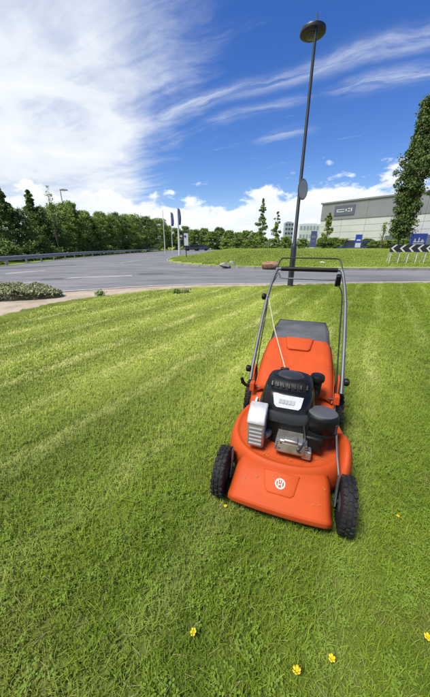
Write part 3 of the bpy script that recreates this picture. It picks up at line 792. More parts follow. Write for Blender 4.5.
# brackets and handle
for sx in (-1, 1):
    m = MB(); pr = [(0.60, 0.20), (0.60, 0.345), (0.625, 0.392), (0.665, 0.402), (0.70, 0.38), (0.73, 0.30), (0.74, 0.2)]
    m.loft([[(sx * 0.238, y, z) for y, z in pr], [(sx * 0.246, y, z) for y, z in pr]])
    br = m.build('handle_bracket', 'orange_rough', mower, bevel=0.002)
    m = MB(); m.box((sx * 0.228, 0.50, 0.335), (0.03, 0.05, 0.05), None, (0.8, 0.8)); m.build('bracket_foot', 'orange_rough', br, bevel=0.004)
    for (yy, zz) in ((0.645, 0.372),):
        m = MB(); m.disc_x([(0.020, 0.0), (0.022, 0.006), (0.022, 0.020), (0.014, 0.026)], n=10)
        k = m.build('bracket_knob', 'black_plastic', br); k.location = (sx * 0.274, yy, zz); k.rotation_euler = (0, 0, 0 if sx > 0 else math.pi)
path = [(-0.262, 0.60, 0.315), (-0.264, 0.66, 0.372), (-0.265, 0.80, 0.500), (-0.263, 0.95, 0.640), (-0.258, 1.08, 0.768)]
lowr = []
for sx in (-1, 1):
    m = MB(); m.tube([(sx * -x, y, z) for x, y, z in path], 0.0112, 12); m.build('lower_handle', 'steel_tube', mower)
up = [(-0.258, 1.06, 0.752), (-0.250, 1.13, 0.82), (-0.236, 1.21, 0.895), (-0.229, 1.238, 0.922), (-0.218, 1.252, 0.936), (-0.200, 1.256, 0.940)]
m = MB(); m.tube(smooth_line(up + [(-x, y, z) for x, y, z in up[::-1]], 4), 0.0106, 12)
hb = m.build('upper_handle', 'steel_tube', mower)
m = MB(); m.tube([(-0.196, 1.256, 0.940), (0.196, 1.256, 0.940)], 0.0160, 14); m.build('grip', 'black_plastic', hb)
m = MB(); m.tube(smooth_line([(-0.224, 1.235, 0.925), (-0.222, 1.27, 0.965), (-0.205, 1.30, 1.005), (-0.175, 1.306, 1.014), (0, 1.308, 1.016), (0.175, 1.306, 1.014), (0.205, 1.30, 1.005), (0.222, 1.27, 0.965), (0.224, 1.235, 0.925)], 5), 0.0052, 8)
m.build('brake_bail', 'cable', mower)
m = MB(); m.tube(smooth_line([(-0.228, 1.22, 0.905), (-0.210, 1.205, 0.915), (-0.195, 1.20, 0.895), (-0.175, 1.195, 0.880), (0, 1.195, 0.878), (0.18, 1.195, 0.880), (0.22, 1.21, 0.90)], 5), 0.0052, 8)
m.build('drive_bail', 'steel_tube', mower)
m = MB(); m.box((0.205, 1.195, 0.878), (0.036, 0.045, 0.080), Matrix.Rotation(R(25), 3, 'X'), (0.85, 0.8)); m.build('throttle_box', 'black_plastic', mower, bevel=0.006)
for sx in (-1,):
    m = MB(); m.disc_x([(0.021, 0.0), (0.024, 0.006), (0.024, 0.020), (0.015, 0.028)], n=9); k = m.build('handle_knob', 'black_plastic', mower)
    k.location = (sx * 0.270, 1.07, 0.758); k.rotation_euler = (0, 0, 0 if sx > 0 else math.pi)
    m = MB(); m.tube([(sx * 0.24, 1.07, 0.758), (sx * 0.272, 1.07, 0.758)], 0.005, 8); m.build('handle_bolt', 'steel_tube', mower)
m = MB(); m.tube(smooth_line([(0.205, 1.20, 0.85), (0.236, 1.12, 0.79), (0.238, 0.95, 0.62), (0.237, 0.78, 0.46), (0.234, 0.62, 0.345), (0.226, 0.54, 0.27)], 6), 0.0045, 6); m.build('control_cable', 'cable', mower)
m = MB(); m.tube(smooth_line([(-0.215, 1.205, 0.90), (-0.250, 1.13, 0.80), (-0.247, 0.95, 0.625), (-0.245, 0.78, 0.46), (-0.234, 0.63, 0.36), (-0.228, 0.54, 0.27)], 6), 0.0038, 6); m.build('brake_cable', 'cable', mower)
m = MB(); m.tube([(-0.052, 0.458, 0.494), (-0.155, 0.75, 0.615), (-0.245, 1.05, 0.748)], 0.0030, 6); m.build('starter_rope', 'rope', mower)
m = MB(); m.tube([(-0.258, 1.05, 0.742), (-0.243, 1.045, 0.748), (-0.240, 1.055, 0.762), (-0.250, 1.062, 0.766)], 0.004, 6); m.build('rope_guide', 'steel_tube', mower)

# engine
m = MB(); m.lathe([(0.0, 0.19), (0.135, 0.19), (0.135, 0.225), (0.125, 0.245), (0.0, 0.245)], (-0.01, 0.335, 0), 30); m.build('engine_base', 'black_plastic', mower)
m = MB(); m.box((-0.005, 0.335, 0.285), (0.215, 0.235, 0.10), None, (0.96, 0.96)); m.build('crankcase', 'black_plastic', mower, bevel=0.012)
def shroud_ring(z, x0, x1, y0, y1, n=40, ex=3.4):
    r = []
    for k in range(n):
        a = 2 * math.pi * k / n; ca, sa = math.cos(a), math.sin(a); kk = (abs(ca) ** ex + abs(sa) ** ex) ** (-1 / ex)
        r.append(((x0 + x1) / 2 + (x1 - x0) / 2 * kk * ca, (y0 + y1) / 2 + (y1 - y0) / 2 * kk * sa, z))
    return r
m = MB(); m.loft([shroud_ring(0.310, -0.142, 0.108, 0.222, 0.47), shroud_ring(0.328, -0.154, 0.118, 0.204, 0.48), shroud_ring(0.362, -0.154, 0.118, 0.208, 0.48), shroud_ring(0.372, -0.149, 0.114, 0.215, 0.478)], True)
m.build('lower_cowl', 'charcoal', mower, angle=45)
m = MB(); m.loft([shroud_ring(0.346, -0.146, 0.112, 0.220, 0.475), shroud_ring(0.372, -0.146, 0.112, 0.226, 0.475), shroud_ring(0.410, -0.142, 0.108, 0.246, 0.474), shroud_ring(0.440, -0.134, 0.102, 0.266, 0.470), shroud_ring(0.452, -0.122, 0.094, 0.284, 0.465)], True)
shroud = m.build('engine_shroud', 'black_gloss', mower, angle=45)
m = MB()                                # silver plate on the sloping front of the shroud
def on_shroud(x, t, h):                 # t 0..1 up the slope
    y = 0.2255 + t * 0.0405; z = 0.372 + t * 0.068; b = 0.010 * (abs(x + 0.018) / 0.09) ** 2
    return (x - 0.004, y + b - h, z + h * 0.6)
pl = [(-0.080, 0.98), (0.060, 0.98), (0.052, 0.38), (0.042, 0.24), (-0.058, 0.24), (-0.070, 0.38)]
m.loft([[on_shroud(x, t, -0.004) for x, t in pl], [on_shroud(x, t, 0.009) for x, t in pl]]); plate = m.build('name_plate', 'silver_label', shroud, bevel=0.001)
m = MB()
for (x0, x1, t0, t1) in [(-0.050, -0.040, .52, .76), (-0.036, -0.024, .52, .76), (-0.020, -0.010, .52, .76), (-0.006, 0.006, .52, .76), (0.010, 0.022, .52, .76)]:
    m.loft([[on_shroud(x, t, 0.006) for x, t in ((x0, t0), (x1, t0), (x1, t1), (x0, t1))], [on_shroud(x, t, 0.0096) for x, t in ((x0, t0), (x1, t0), (x1, t1), (x0, t1))]])
m.build('plate_print', 'label_ink', plate, smooth=False)
m = MB(); m.loft([shroud_ring(z, *b) for z, b in [(0.445, (-0.128, 0.098, 0.292, 0.474)), (0.464, (-0.126, 0.096, 0.300, 0.474)), (0.480, (-0.116, 0.086, 0.314, 0.466)), (0.490, (-0.096, 0.066, 0.336, 0.450)), (0.494, (-0.060, 0.032, 0.360, 0.428))]], True)
rec = m.build('recoil_cover', 'black_plastic', shroud, angle=45)
for k in range(7):                      # raised ribs round the air intake
    x = -0.096 + k * 0.027
    m = MB(); m.box((x, 0.303 + 0.010 * abs(k - 3) / 3, 0.470), (0.010, 0.026, 0.016), Matrix.Rotation(R(45), 3, 'X')); m.build('intake_rib', 'black_gloss', rec, bevel=0.002)
m = MB(); m.lathe([(0.0, 0.502), (0.030, 0.502), (0.050, 0.499), (0.056, 0.492), (0.056, 0.484)], (-0.016, 0.388, 0), 28, 1.15, 0.85); m.build('recoil_cap', 'charcoal', rec)
m = MB(); m.box((-0.052, 0.455, 0.486), (0.045, 0.022, 0.022)); m.build('starter_grip', 'black_plastic', rec, bevel=0.006)
# fuel cap and neck
m = MB(); m.lathe([(0.024, 0.36), (0.026, 0.442), (0.034, 0.444), (0.036, 0.450), (0.036, 0.469), (0.032, 0.475), (0.0, 0.477)], (0.116, 0.468, 0), 24, caps=False); m.build('fuel_cap', 'black_plastic', mower)
m = MB(); m.box((0.075, 0.45, 0.355), (0.11, 0.09, 0.10), None, (0.85, 0.85)); m.build('fuel_tank', 'black_plastic', mower, bevel=0.014)
# air cleaner: drum at the right front
m = MB(); m.lathe([(0.0, 0.235), (0.052, 0.235), (0.058, 0.262), (0.066, 0.270), (0.068, 0.300), (0.0665, 0.302), (0.0665, 0.306), (0.069, 0.308), (0.069, 0.372), (0.065, 0.384), (0.056, 0.389)], (0.146, 0.262, 0), 36, 1.06, 0.86, caps=True)
ac = m.build('air_cleaner', 'black_plastic', mower, angle=50)
m = MB(); m.lathe([(0.060, 0.384), (0.060, 0.390), (0.054, 0.3935), (0.0, 0.395)], (0.146, 0.262, 0), 32, 1.06, 0.86); m.build('air_cleaner_lid', 'grey_plastic', ac)
m = MB(); m.box((0.205, 0.235, 0.33), (0.014, 0.022, 0.05)); m.build('lid_clip', 'charcoal', ac, bevel=0.003)
m = MB(); m.box((0.115, 0.205, 0.262), (0.085, 0.055, 0.075)); m.build('carburettor', 'black_plastic', mower, bevel=0.01)
# silencer with its heat shield, left front
m = MB(); m.box((-0.137, 0.178, 0.285), (0.078, 0.088, 0.145)); sil = m.build('silencer', 'silver_shield', mower, bevel=0.012)
m = MB(); pr = [(0.130, 0.352), (0.150, 0.378), (0.205, 0.405), (0.232, 0.405), (0.232, 0.340), (0.130, 0.340)]
m.loft([[(-0.180, y, z) for y, z in pr], [(-0.098, y, z) for y, z in pr]]); m.build('silencer_cap', 'silencer_grey', sil, bevel=0.008)
for i in range(5):
    m = MB(); m.box((-0.137, 0.1335, 0.235 + i * 0.021), (0.058, 0.006, 0.006)); m.build('shield_slot', 'label_ink', sil)
# cylinder head, middle front
m = MB(); m.box((0.026, 0.172, 0.252), (0.132, 0.090, 0.062), None, (0.9, 0.8)); head = m.build('cylinder_head', 'aluminium', mower, bevel=0.012)
for i in range(5):
    m = MB(); m.box((0.026, 0.186, 0.230 + i * 0.012), (0.148 - i * 0.004, 0.104, 0.004)); m.build('cooling_fin', 'aluminium', head)
m = MB(); m.box((0.022, 0.150, 0.288), (0.060, 0.038, 0.014)); m.build('valve_cover', 'aluminium', head, bevel=0.005)
for (x, z) in ((-0.025, 0.243), (0.065, 0.243), (-0.02, 0.272), (0.06, 0.272)):
    m = MB(); m.lathe([(0.0, 0.010), (0.006, 0.009), (0.007, 0.0)], (0, 0, 0), 6); b = m.build('head_bolt', 'steel_tube', head); b.location = (x, 0.139 + (z - 0.243) * 0.12, z); b.rotation_euler = (R(90), 0, 0)
m = MB(); m.tube(smooth_line([(0.05, 0.14, 0.25), (0.06, 0.118, 0.262), (0.078, 0.135, 0.31), (0.07, 0.20, 0.335)], 5), 0.0042, 6); m.build('ignition_lead', 'cable', mower)
m = MB(); m.box((0.095, 0.162, 0.225), (0.040, 0.045, 0.045)); m.build('exhaust_flange', 'aluminium', mower, bevel=0.006)
m = MB(); m.box((-0.172, 0.335, 0.315), (0.012, 0.085, 0.05), Matrix.Rotation(R(-10), 3, 'Y')); m.build('side_label', 'white_paint', mower, bevel=0.002)
m = MB(); m.tube([(-0.085, 0.22, 0.25), (-0.09, 0.19, 0.26), (-0.10, 0.18, 0.26)], 0.018, 10); m.build('exhaust_pipe', 'aluminium', mower)

gr = np.random.default_rng(5); m = MB()
def bit(c, nrm_y, L):
    a = gr.uniform(0, 6.28); d = Vector((math.cos(a), math.sin(a), nrm_y * math.sin(a))).normalized() * L; w = d.cross(Vector((0, -nrm_y, 1))).normalized() * 0.0011
    c = Vector(c); m.add([c - d - w, c - d + w, c + d + w * .6, c + d - w * .6], [(0, 1, 2, 3)])
for k in range(70):
    a = gr.uniform(0, 6.28); rr = gr.uniform(0.205, 0.25)
    if gr.random() < 0.5: a = gr.uniform(3.3, 6.1)
    bit((rr * math.cos(a), 0.35 + rr * 0.965 * math.sin(a), 0.1895 + 0.004 * gr.random()), 0, gr.uniform(0.003, 0.010))
for k in range(12):
    x, s_ = gr.uniform(-0.18, 0.18), gr.uniform(-0.05, 0.045); bit(on_nose(x, s_, 0.003), math.tan(sl), gr.uniform(0.003, 0.008))
for k in range(16):
    x, y = gr.uniform(-0.18, 0.18), gr.uniform(0.56, 0.88); bit(on_door(x, y, 0.003), 0.42, gr.uniform(0.003, 0.009))
cl = m.build('grass_clippings', 'clipping', mower, smooth=False); cl['kind'] = 'stuff'

# ------------------------------------------------------------------ lamp post with a round sign
PB = gp(290, 287)
lamp = empty('lamp_post', (PB[0], PB[1], 0)); tag(lamp, 'tall dark lamp post with a disc lantern rising at the lawn edge', 'lamp post')
m = MB(); m.lathe([(0.105, -0.1), (0.105, 0.012), (0.085, 0.02), (0.078, 0.05), (0.076, 1.05), (0.062, 1.12), (0.047, 1.14), (0.031, 5.30), (0.027, 5.50), (0.016, 5.54), (0.010, 5.64), (0.003, 5.70)], n=20, caps=True); m.build('post', 'pole_paint', lamp)
m = MB(); m.box((0, -0.078, 0.55), (0.075, 0.012, 0.42)); m.build('access_door', 'pole_paint', lamp, bevel=0.003)
dc = (-0.01, 0.20, 5.47)
m = MB(); m.lathe([(0.0, -0.045), (0.15, -0.045), (0.235, -0.040), (0.272, -0.020), (0.278, 0.012), (0.270, 0.045), (0.20, 0.085), (0.09, 0.105), (0.0, 0.11)], dc, 40); lan = m.build('lantern', 'lamp_dark', lamp)
m = MB(); m.lathe([(0.0, -0.075), (0.10, -0.070), (0.13, -0.058), (0.135, -0.042)], dc, 28); m.build('lens', 'lens', lan)
m = MB(); m.tube([(0, 0, 5.45), (-0.005, 0.10, 5.49), (-0.01, 0.20, 5.53)], 0.022, 10); m.build('bracket', 'pole_paint', lamp)
rs = empty('round_sign', (PB[0] + 0.058, PB[1] - 0.062, 2.43), R(43)); tag(rs, 'small round grey sign fixed halfway up the dark lamp post', 'sign')
def disc_y(r, t, n=36, sy=1.0):
    m = MB(); m.loft([[(r * k_ * math.cos(6.28319 * k / n), y, sy * r * k_ * math.sin(6.28319 * k / n)) for k in range(n)] for k_, y in ((0.985, -t / 2), (1, -t / 4), (1, t / 4), (0.985, t / 2))]); return m
disc_y(0.235, 0.012).build('sign_plate', 'sign_back', rs)
disc_y(0.205, 0.004).build('sign_face', 'galvanised', rs).location = (0, -0.0085, 0)
for z in (-0.12, 0.12):
    m = MB(); m.box((0, 0.014, z), (0.30, 0.014, 0.03)); m.build('rail', 'galvanised', rs)

# ------------------------------------------------------------------ foliage makers
def leaf_mesh(name, pts, size, tint, flat=0.0):
    n = len(pts); a = rng.normal(size=(n, 3)); a /= np.linalg.norm(a, axis=1)[:, None]
    if flat: a[:, 2] *= (1 - flat)
    b = rng.normal(size=(n, 3)); b = np.cross(a, b); b /= np.linalg.norm(b, axis=1)[:, None]; c = np.cross(a, b)
    s = size * rng.uniform(0.55, 1.35, n)[:, None]
    bend = a / np.maximum(np.linalg.norm(a, axis=1)[:, None], 1e-6) * s * 0.18
    P = np.stack([pts - b * s, pts + c * s * 0.52 + bend, pts + b * s * 1.05, pts - c * s * 0.52 + bend], 1).reshape(-1, 3)
    q = (np.arange(n) * 4)[:, None] + np.arange(4)
    me = bpy.data.meshes.new(name); me.vertices.add(n * 4); me.vertices.foreach_set('co', P.astype(np.float32).ravel())
    me.loops.add(n * 4); me.loops.foreach_set('vertex_index', q.astype(np.int32).ravel())
    me.polygons.add(n); me.polygons.foreach_set('loop_start', (np.arange(n) * 4).astype(np.int32)); me.polygons.foreach_set('loop_total', np.full(n, 4, np.int32))
    me.update(); at = me.attributes.new('tint', 'FLOAT', 'POINT'); at.data.foreach_set('value', np.repeat(np.clip(tint, 0, 1), 4).astype(np.float32))
    me.validate(); return me
def crown_points(n, hgt, z0, radius, clumps, spread, seed, core=0.35, tip=0.15):
    """leaf positions in clumps scattered through a crown whose radius follows radius(t), t 0..1 up"""
    g = np.random.default_rng(seed)
    t = g.uniform(0, 1, clumps) ** 0.85; a = g.uniform(0, 2 * np.pi, clumps); rr = np.sqrt(g.uniform(core ** 2, 1, clumps))
    rad = np.array([radius(x) for x in t]) * (1 + 0.22 * np.sin(a * 2 + seed) + 0.16 * np.sin(a * 3 + t * 9 + seed * 2))
    C = np.stack([np.cos(a) * rr * rad, np.sin(a) * rr * rad, z0 + t * (hgt - z0)], 1)
    w = g.integers(0, clumps, n); ct = g.uniform(0.1, 0.8, clumps)
    sc = spread * g.uniform(0.6, 1.4, clumps) * (1 - tip * t ** 1.5)
    d = g.normal(size=(n, 3)); d /= np.linalg.norm(d, axis=1)[:, None]; d *= (g.uniform(0, 1, n) ** 0.5)[:, None] * sc[w][:, None]; d[:, 2] *= 0.75
    P = C[w] + d
    tint = ct[w] * 0.7 + g.uniform(0, 0.45, n)
    return P, tint, C
def trunk_mesh(hgt, r0, C, nb, seed, z0):
    g = random.Random(seed); m = MB(); path = []
    for i in range(8):
        t = i / 7; path.append((g.uniform(-1, 1) * 0.02 * hgt * t, g.uniform(-1, 1) * 0.02 * hgt * t, -0.1 + t * hgt * 0.9))
    m.tube(path, [r0 * (1 - 0.85 * i / 7) for i in range(8)], 8)
    for k in range(min(nb, len(C))):
        c = C[k]; zb = max(z0 * 0.7, c[2] - math.hypot(c[0], c[1]) * 0.9 - 0.1 * hgt); zb = min(zb, hgt * 0.8)
        m.tube([(0, 0, zb), (c[0] * .5, c[1] * .5, (zb + c[2]) / 2 + 0.05), tuple(c)], [r0 * 0.35, r0 * 0.22, r0 * 0.06], 5)
    return m
def make_tree(name, hgt, z0, radius, n, clumps, spread, leaf, mat, seed, r0, nb=26, core=0.3, tip=0.15):
    root = empty(name)
    P, tint, C = crown_points(n, hgt, z0, radius, clumps, spread, seed, core, tip)
    me = leaf_mesh('crown', P, leaf, tint); me.materials.append(MATS[mat]); link(bpy.data.objects.new('crown', me), root)
    trunk_mesh(hgt, r0, C, nb, seed, z0).build('trunk', 'bark', root)
    return root
def far(o): o.location = (0, -500, 0)

# proto trees for the belt behind the barrier and beyond the roundabout (5 m, unit scale)
lob = lambda lo, pk: (lambda t: lo + (1 - lo) * math.sin(math.pi * min(1, (t * 0.92 + 0.08)) ** pk))
KINDS = []
KINDS.append(make_tree('broad_tree', 5.0, 0.25, lambda t: 1.75 * (0.35 + 0.65 * math.sin(math.pi * (0.12 + 0.83 * t))), 14000, 260, 0.38, 0.070, 'foliage_dark', 11, 0.09))
KINDS.append(make_tree('broad_tree', 5.0, 0.25, lambda t: 1.6 * (0.30 + 0.70 * math.sin(math.pi * (0.2 + 0.78 * t) ** 0.9)), 14000, 270, 0.36, 0.070, 'foliage_mid', 23, 0.09))
KINDS.append(make_tree('pointed_tree', 5.0, 0.3, lambda t: 1.55 * (1 - t) ** 0.85 * (0.8 + 0.2 * math.sin(t * 21)) + 0.03, 11000, 230, 0.32, 0.066, 'foliage_dark', 31, 0.09, tip=0.8))
KINDS.append(make_tree('broad_tree', 5.0, 0.2, lambda t: 1.7 * (0.45 + 0.55 * math.sin(math.pi * (0.1 + 0.85 * t))), 13000, 240, 0.40, 0.070, 'foliage_light', 47, 0.09))
for kk, (mt, sd_) in enumerate((('foliage_dark', 81), ('foliage_mid', 82), ('foliage_light', 84))):
    KINDS.append(make_tree('broad_tree', 5.0, 0.1, lambda t: 1.9 * (0.62 + 0.38 * math.sin(math.pi * (0.1 + 0.85 * t))) * (1 - 0.35 * t ** 3), 8000, 170, 0.50, 0.125, mt, sd_, 0.09, 14, core=0.0))
first = [True] * 7
FAR = {0: 4, 1: 5, 3: 6}
def put_tree(kind, x, y, z, sc, sxy, rz, label, group):
    k = KINDS[kind]
    if first[kind]: first[kind] = False; o = k; o.location = (x, y, z); o.rotation_euler = (0, 0, rz); o.scale = (sxy, sxy, sc)
    else: o = copy_tree(k, (x, y, z), rz, (sxy, sxy, sc))
    tag(o, label, 'tree', group); return o

# belt behind the crash barrier: pixel column, crown top, metres behind the barrier
guard = smooth_line([(-13.7, 4.0), (-13.84, 12.0), (-13.9, 17.8), (-14.1, 20.4), (-15.0, 27.6), (-15.35, 38.0), (-14.2, 72.0)], 10)
def guard_x(y): return float(np.interp(y, [p[1] for p in guard], [p[0] for p in guard]))
belt = [(-16, 200, 15.5, 2), (-3, 186, 17.0, 2), (11, 208, 18.0, 0), (27, 190, 20.0, 2), (36, 208, 21.5, 0), (47, 215, 24.0, 1), (57, 205, 25.5, 3), (66, 203, 28.0, 1), (76, 214, 31.0, 3), (84, 212, 34.0, 1), (92, 217, 37.0, 3), (100, 213, 40.0, 1), (108, 216, 45.0, 3), (115, 214, 49.0, 0), (122, 217, 54.0, 1), (129, 215, 59.0, 3), (136, 219, 65.0, 1), (143, 217, 72.0, 0), (150, 220, 80.0, 1), (158, 219, 88.0, 3)]
for i, (px, top, Y, kd) in enumerate(belt):
    Yb = 20.0
    for _ in range(30): Yb = 0.5 * Yb + 0.5 * (guard_x(Yb) - 3.6) / ((px - CX) / (F * cT - (top - CY) * sT))
    p = atY(px, top, Yb); hgt = p[2] - ROADZ
    col = {0: 'dark green', 1: 'mid green', 2: 'pointed dark', 3: 'pale green'}[kd]
    put_tree(kd, p[0], Yb, ROADZ, hgt / 5.0, max(0.95, hgt / 5.0) * random.uniform(0.95, 1.25), random.uniform(0, 6.28), '%s tree behind the crash barrier, %s from the left' % (col, ORD[i]), 'trees behind the crash barrier')
# thin young tree with few leaves sticking out of the belt
p = atY(46, 184, 30.0)
t = make_tree('sparse_tree', p[2], 2.2, lambda t: 0.55 * (1 - t * 0.6), 330, 40, 0.30, 0.07, 'foliage_mid', 77, 0.05, 30)
t.location = (p[0], 30.0, ROADZ); tag(t, 'thin sparse young tree poking above the belt beside the far street lamp', 'tree')
# low undergrowth under the belt
for i, Y in enumerate([13, 15, 17, 19.5, 22, 25, 28.5, 32, 36, 41, 47, 54, 62, 71]):
    P, tint, C = crown_points(3600, 1.5, 0.05, lambda t: 1.9 * (1 - 0.45 * t), 60, 0.4, 100 + i) if i < 2 else (None, None, None)
    if P is not None:
        r = empty('undergrowth_bush'); me = leaf_mesh('foliage', P, 0.075, tint); me.materials.append(MATS['foliage_dark']); link(bpy.data.objects.new('foliage', me), r)
        if i == 0: UB = r
        else: UB2 = r
    else: r = copy_tree(UB if i % 2 else UB2)
    r.location = (guard_x(Y) - 2.75, Y, ROADZ); r.rotation_euler = (0, 0, i * 1.3); s = 0.9 + Y * 0.012; r.scale = (s, s * 1.2, 1.0)
    tag(r, 'dark undergrowth bush close behind the crash barrier, %s from the left' % ORD[i], 'bush', 'bushes behind the crash barrier')

# far trees: pixel column, top, distance, kind
fars = [(166, 226, 98, 1), (176, 229, 96, 3), (186, 227, 102, 0), (195, 230, 98, 1), (204, 229, 104, 3), (212, 232, 100, 1), (220, 228, 104, 0), (229, 231, 98, 1), (238, 233, 102, 3), (247, 231, 98, 1), (256, 233, 96, 3)]
for i, (px, top, Y, kd) in enumerate(fars):
    p = atY(px, top, Y); hgt = p[2] - ROADZ
    put_tree(FAR[kd], p[0], Y, ROADZ, hgt / 5.0, 1.45, random.uniform(0, 6.28), '%s in the far tree line behind the roundabout, %s from the left' % ({0: 'dark tree', 1: 'green tree', 3: 'pale green tree'}[kd], ORD[i]), 'far tree line')
def special(name, px, top, Y, w, mat, seed, label, n=5200, z0=1.2, leaf=0.13, pk=1.0, clumps=70):
    p = atY(px, top, Y); hgt = p[2] - ROADZ
    t = make_tree(name, hgt, z0, lambda t: w * (1 - t) ** 0.6 * (0.75 + 0.25 * math.sin(t * 17)) + 0.06, n, clumps, 0.5, leaf, mat, seed, 0.14, 26, tip=0.75)
    t.location = (p[0], Y, ROADZ); tag(t, label, 'tree')
special('tall_tree', 263.5, 199, 62, 1.5, 'foliage_mid', 51, 'tall slender tree standing highest beyond the roundabout')
special('tall_tree', 278, 212, 62, 1.2, 'foliage_mid', 52, 'shorter slender tree just left of the dark lamp post', n=3200, clumps=50)
special('young_tree', 330, 213, 50, 1.25, 'foliage_light', 53, 'light green young tree in front of the warehouse corner', n=3000, z0=0.8, clumps=60)
special('young_tree', 386, 222, 44, 0.7, 'foliage_light', 54, 'small thin tree against the white wall left of the columnar tree', n=420, z0=1.5, clumps=34, leaf=0.09)
# bushes in front of the warehouse
bs = [(226, 240, 58, 3), (238, 238, 56, 1), (250, 240, 54, 3), (262, 237, 56, 3), (274, 239, 54, 3), (286, 237, 56, 1), (303, 239, 58, 1), (323, 238, 50, 1), (333, 238, 49, 0), (342, 239, 48, 1), (369, 239, 50, 0), (379, 241, 47, 1), (391, 240, 46, 1), (402, 239, 45, 1), (409, 240, 46, 3)]
for i, (px, top, Y, kd) in enumerate(bs):
    p = atY(px, top, Y); hgt = p[2] - ROADZ
    o = put_tree(FAR[kd], p[0], Y, ROADZ, hgt / 5.0, 0.80, random.uniform(0, 6.28), '%s in the row beyond the roundabout, %s from the left' % ({0: 'dark bush', 1: 'green bush', 3: 'pale bush'}[kd], ORD[i]), 'bushes beyond the roundabout'); o['category'] = 'bush'; o.name = 'bush'

# columnar tree on the roundabout, right
p = atY(398, 243, 23.5); zg = float(island_z(p[0], 23.5))
top = atY(398, 98, 23.5)[2]
def colr(t): return 1.06 * (0.22 + 0.78 * math.sin(math.pi * (0.10 + 0.86 * t) ** 0.85)) * (0.86 + 0.22 * math.sin(t * 13 + 1))
ct = make_tree('columnar_tree', top - zg, 1.05, colr, 34000, 480, 0.36, 0.078, 'foliage_column', 61, 0.10, 60, core=0.1)
ct.location = (p[0], 23.5, zg); tag(ct, 'tall narrow columnar tree behind the chevron board', 'tree')
ct2 = make_tree('columnar_tree', 8.6, 3.2, lambda t: 1.3 * math.sin(math.pi * (0.15 + 0.8 * t)) + 0.1, 7000, 120, 0.36, 0.075, 'foliage_mid', 62, 0.10, 40)
ct2.location = (p[0] + 2.55, 23.2, float(island_z(p[0] + 2.55, 23.2))); tag(ct2, 'lighter green tree cut off by the right edge of the picture', 'tree')

# low sage shrub bed beside the verge
n = 30000; a = rng.uniform(0, 6.2832, n); rr = rng.uniform(0, 1, n) ** 0.40
X = rr * np.cos(a); Yv = rr * np.sin(a)
ht = 0.33 * np.clip(1 - (np.abs(X) ** 3.2 + np.abs(Yv) ** 3.0), 0, 1) ** 0.45
lump = 0.82 + 0.13 * np.sin(X * 13 + 2) * np.cos(Yv * 5) + 0.10 * np.sin(X * 23 + Yv * 9) + 0.06 * np.sin(X * 41)
P = np.stack([X * 2.05, Yv * 0.62, ht * lump * np.clip(rng.uniform(0, 1.9, n) ** 0.5, 0, 1) + 0.01], 1); P[:, :2] += rng.normal(0, 0.02, (n, 2))
me = leaf_mesh('foliage', P, 0.026, rng.uniform(0, 1, n) * 0.75 + 0.25 * np.sin(X * 17) * np.cos(Yv * 11)); me.materials.append(MATS['foliage_sage'])
sh = empty('low_hedge', (-5.62, 6.05, 0.0), R(4)); link(bpy.data.objects.new('foliage', me), sh)
for k in range(26):
    m = MB(); x, y = random.uniform(-1.8, 1.8), random.uniform(-.4, .4); m.tube([(x, y, -0.01), (x + random.uniform(-.06, .06), y + random.uniform(-.06, .06), 0.2)], [0.008, 0.004], 5); m.build('stem', 'bark', sh)
tag(sh, 'low clipped sage green shrub bed beside the dry verge', 'hedge')
# weeds at the tip of the lawn
for i, (px, py) in enumerate([(177, 294), (186, 293), (100, 296)]):
    g = gp(px, py); n = 260
    P = rng.normal(0, 1, (n, 3)) * np.array([0.06, 0.05, 0.03]) + np.array([0, 0, 0.06]); P[:, 2] = np.abs(P[:, 2])
    me = leaf_mesh('leaves', P, 0.022, rng.uniform(0, 1, n)); me.materials.append(MATS['foliage_mid' if i != 1 else 'foliage_sage'])
    r = empty('weed', (g[0], g[1], 0)); link(bpy.data.objects.new('leaves', me), r)
    tag(r, ['dark weed tuft at the kerb below the far banners, left of the pair', 'greyish weed tuft at the kerb below the far banners, right of the pair', 'small weed tuft where the dry verge narrows'][i], 'weed')

# ------------------------------------------------------------------ crash barrier
cb_ = empty('crash_barrier', (0, 0, 0)); tag(cb_, 'long grey steel crash barrier curving along the road before the trees', 'crash barrier')
gl = [p for p in guard if p[1] > 6]
prof = [(d_, z_ - 0.15) for d_, z_ in [(0.0, 0.44), (0.045, 0.47), (0.045, 0.53), (0.0, 0.565), (0.0, 0.60), (0.045, 0.635), (0.045, 0.695), (0.0, 0.73), (-0.012, 0.73), (-0.012, 0.44)]]
rings = []
for i, (x, y) in enumerate(gl):
    a, b = gl[max(0, i - 1)], gl[min(len(gl) - 1, i + 1)]; t = Vector((b[0] - a[0], b[1] - a[1])).normalized(); nx, ny = t.y, -t.x
    rings.append([(x + nx * (d + 0.10), y + ny * (d + 0.10), ROADZ + z) for d, z in prof])
MB().loft(rings).build('rail', 'galvanised', cb_, angle=30)
d = 0.0; nxt = 0.0; pm = MB().box((0, 0, 0.24), (0.07, 0.13, 0.60)).mesh('post'); pm.materials.append(MATS['galvanised'])
for (x0, y0), (x1, y1) in zip(gl, gl[1:]):
    L = math.hypot(x1 - x0, y1 - y0)
    while nxt <= d + L:
        f = (nxt - d) / L; o = link(bpy.data.objects.new('post', pm), cb_); o.location = (x0 + (x1 - x0) * f, y0 + (y1 - y0) * f, ROADZ); nxt += 2.4
    d += L

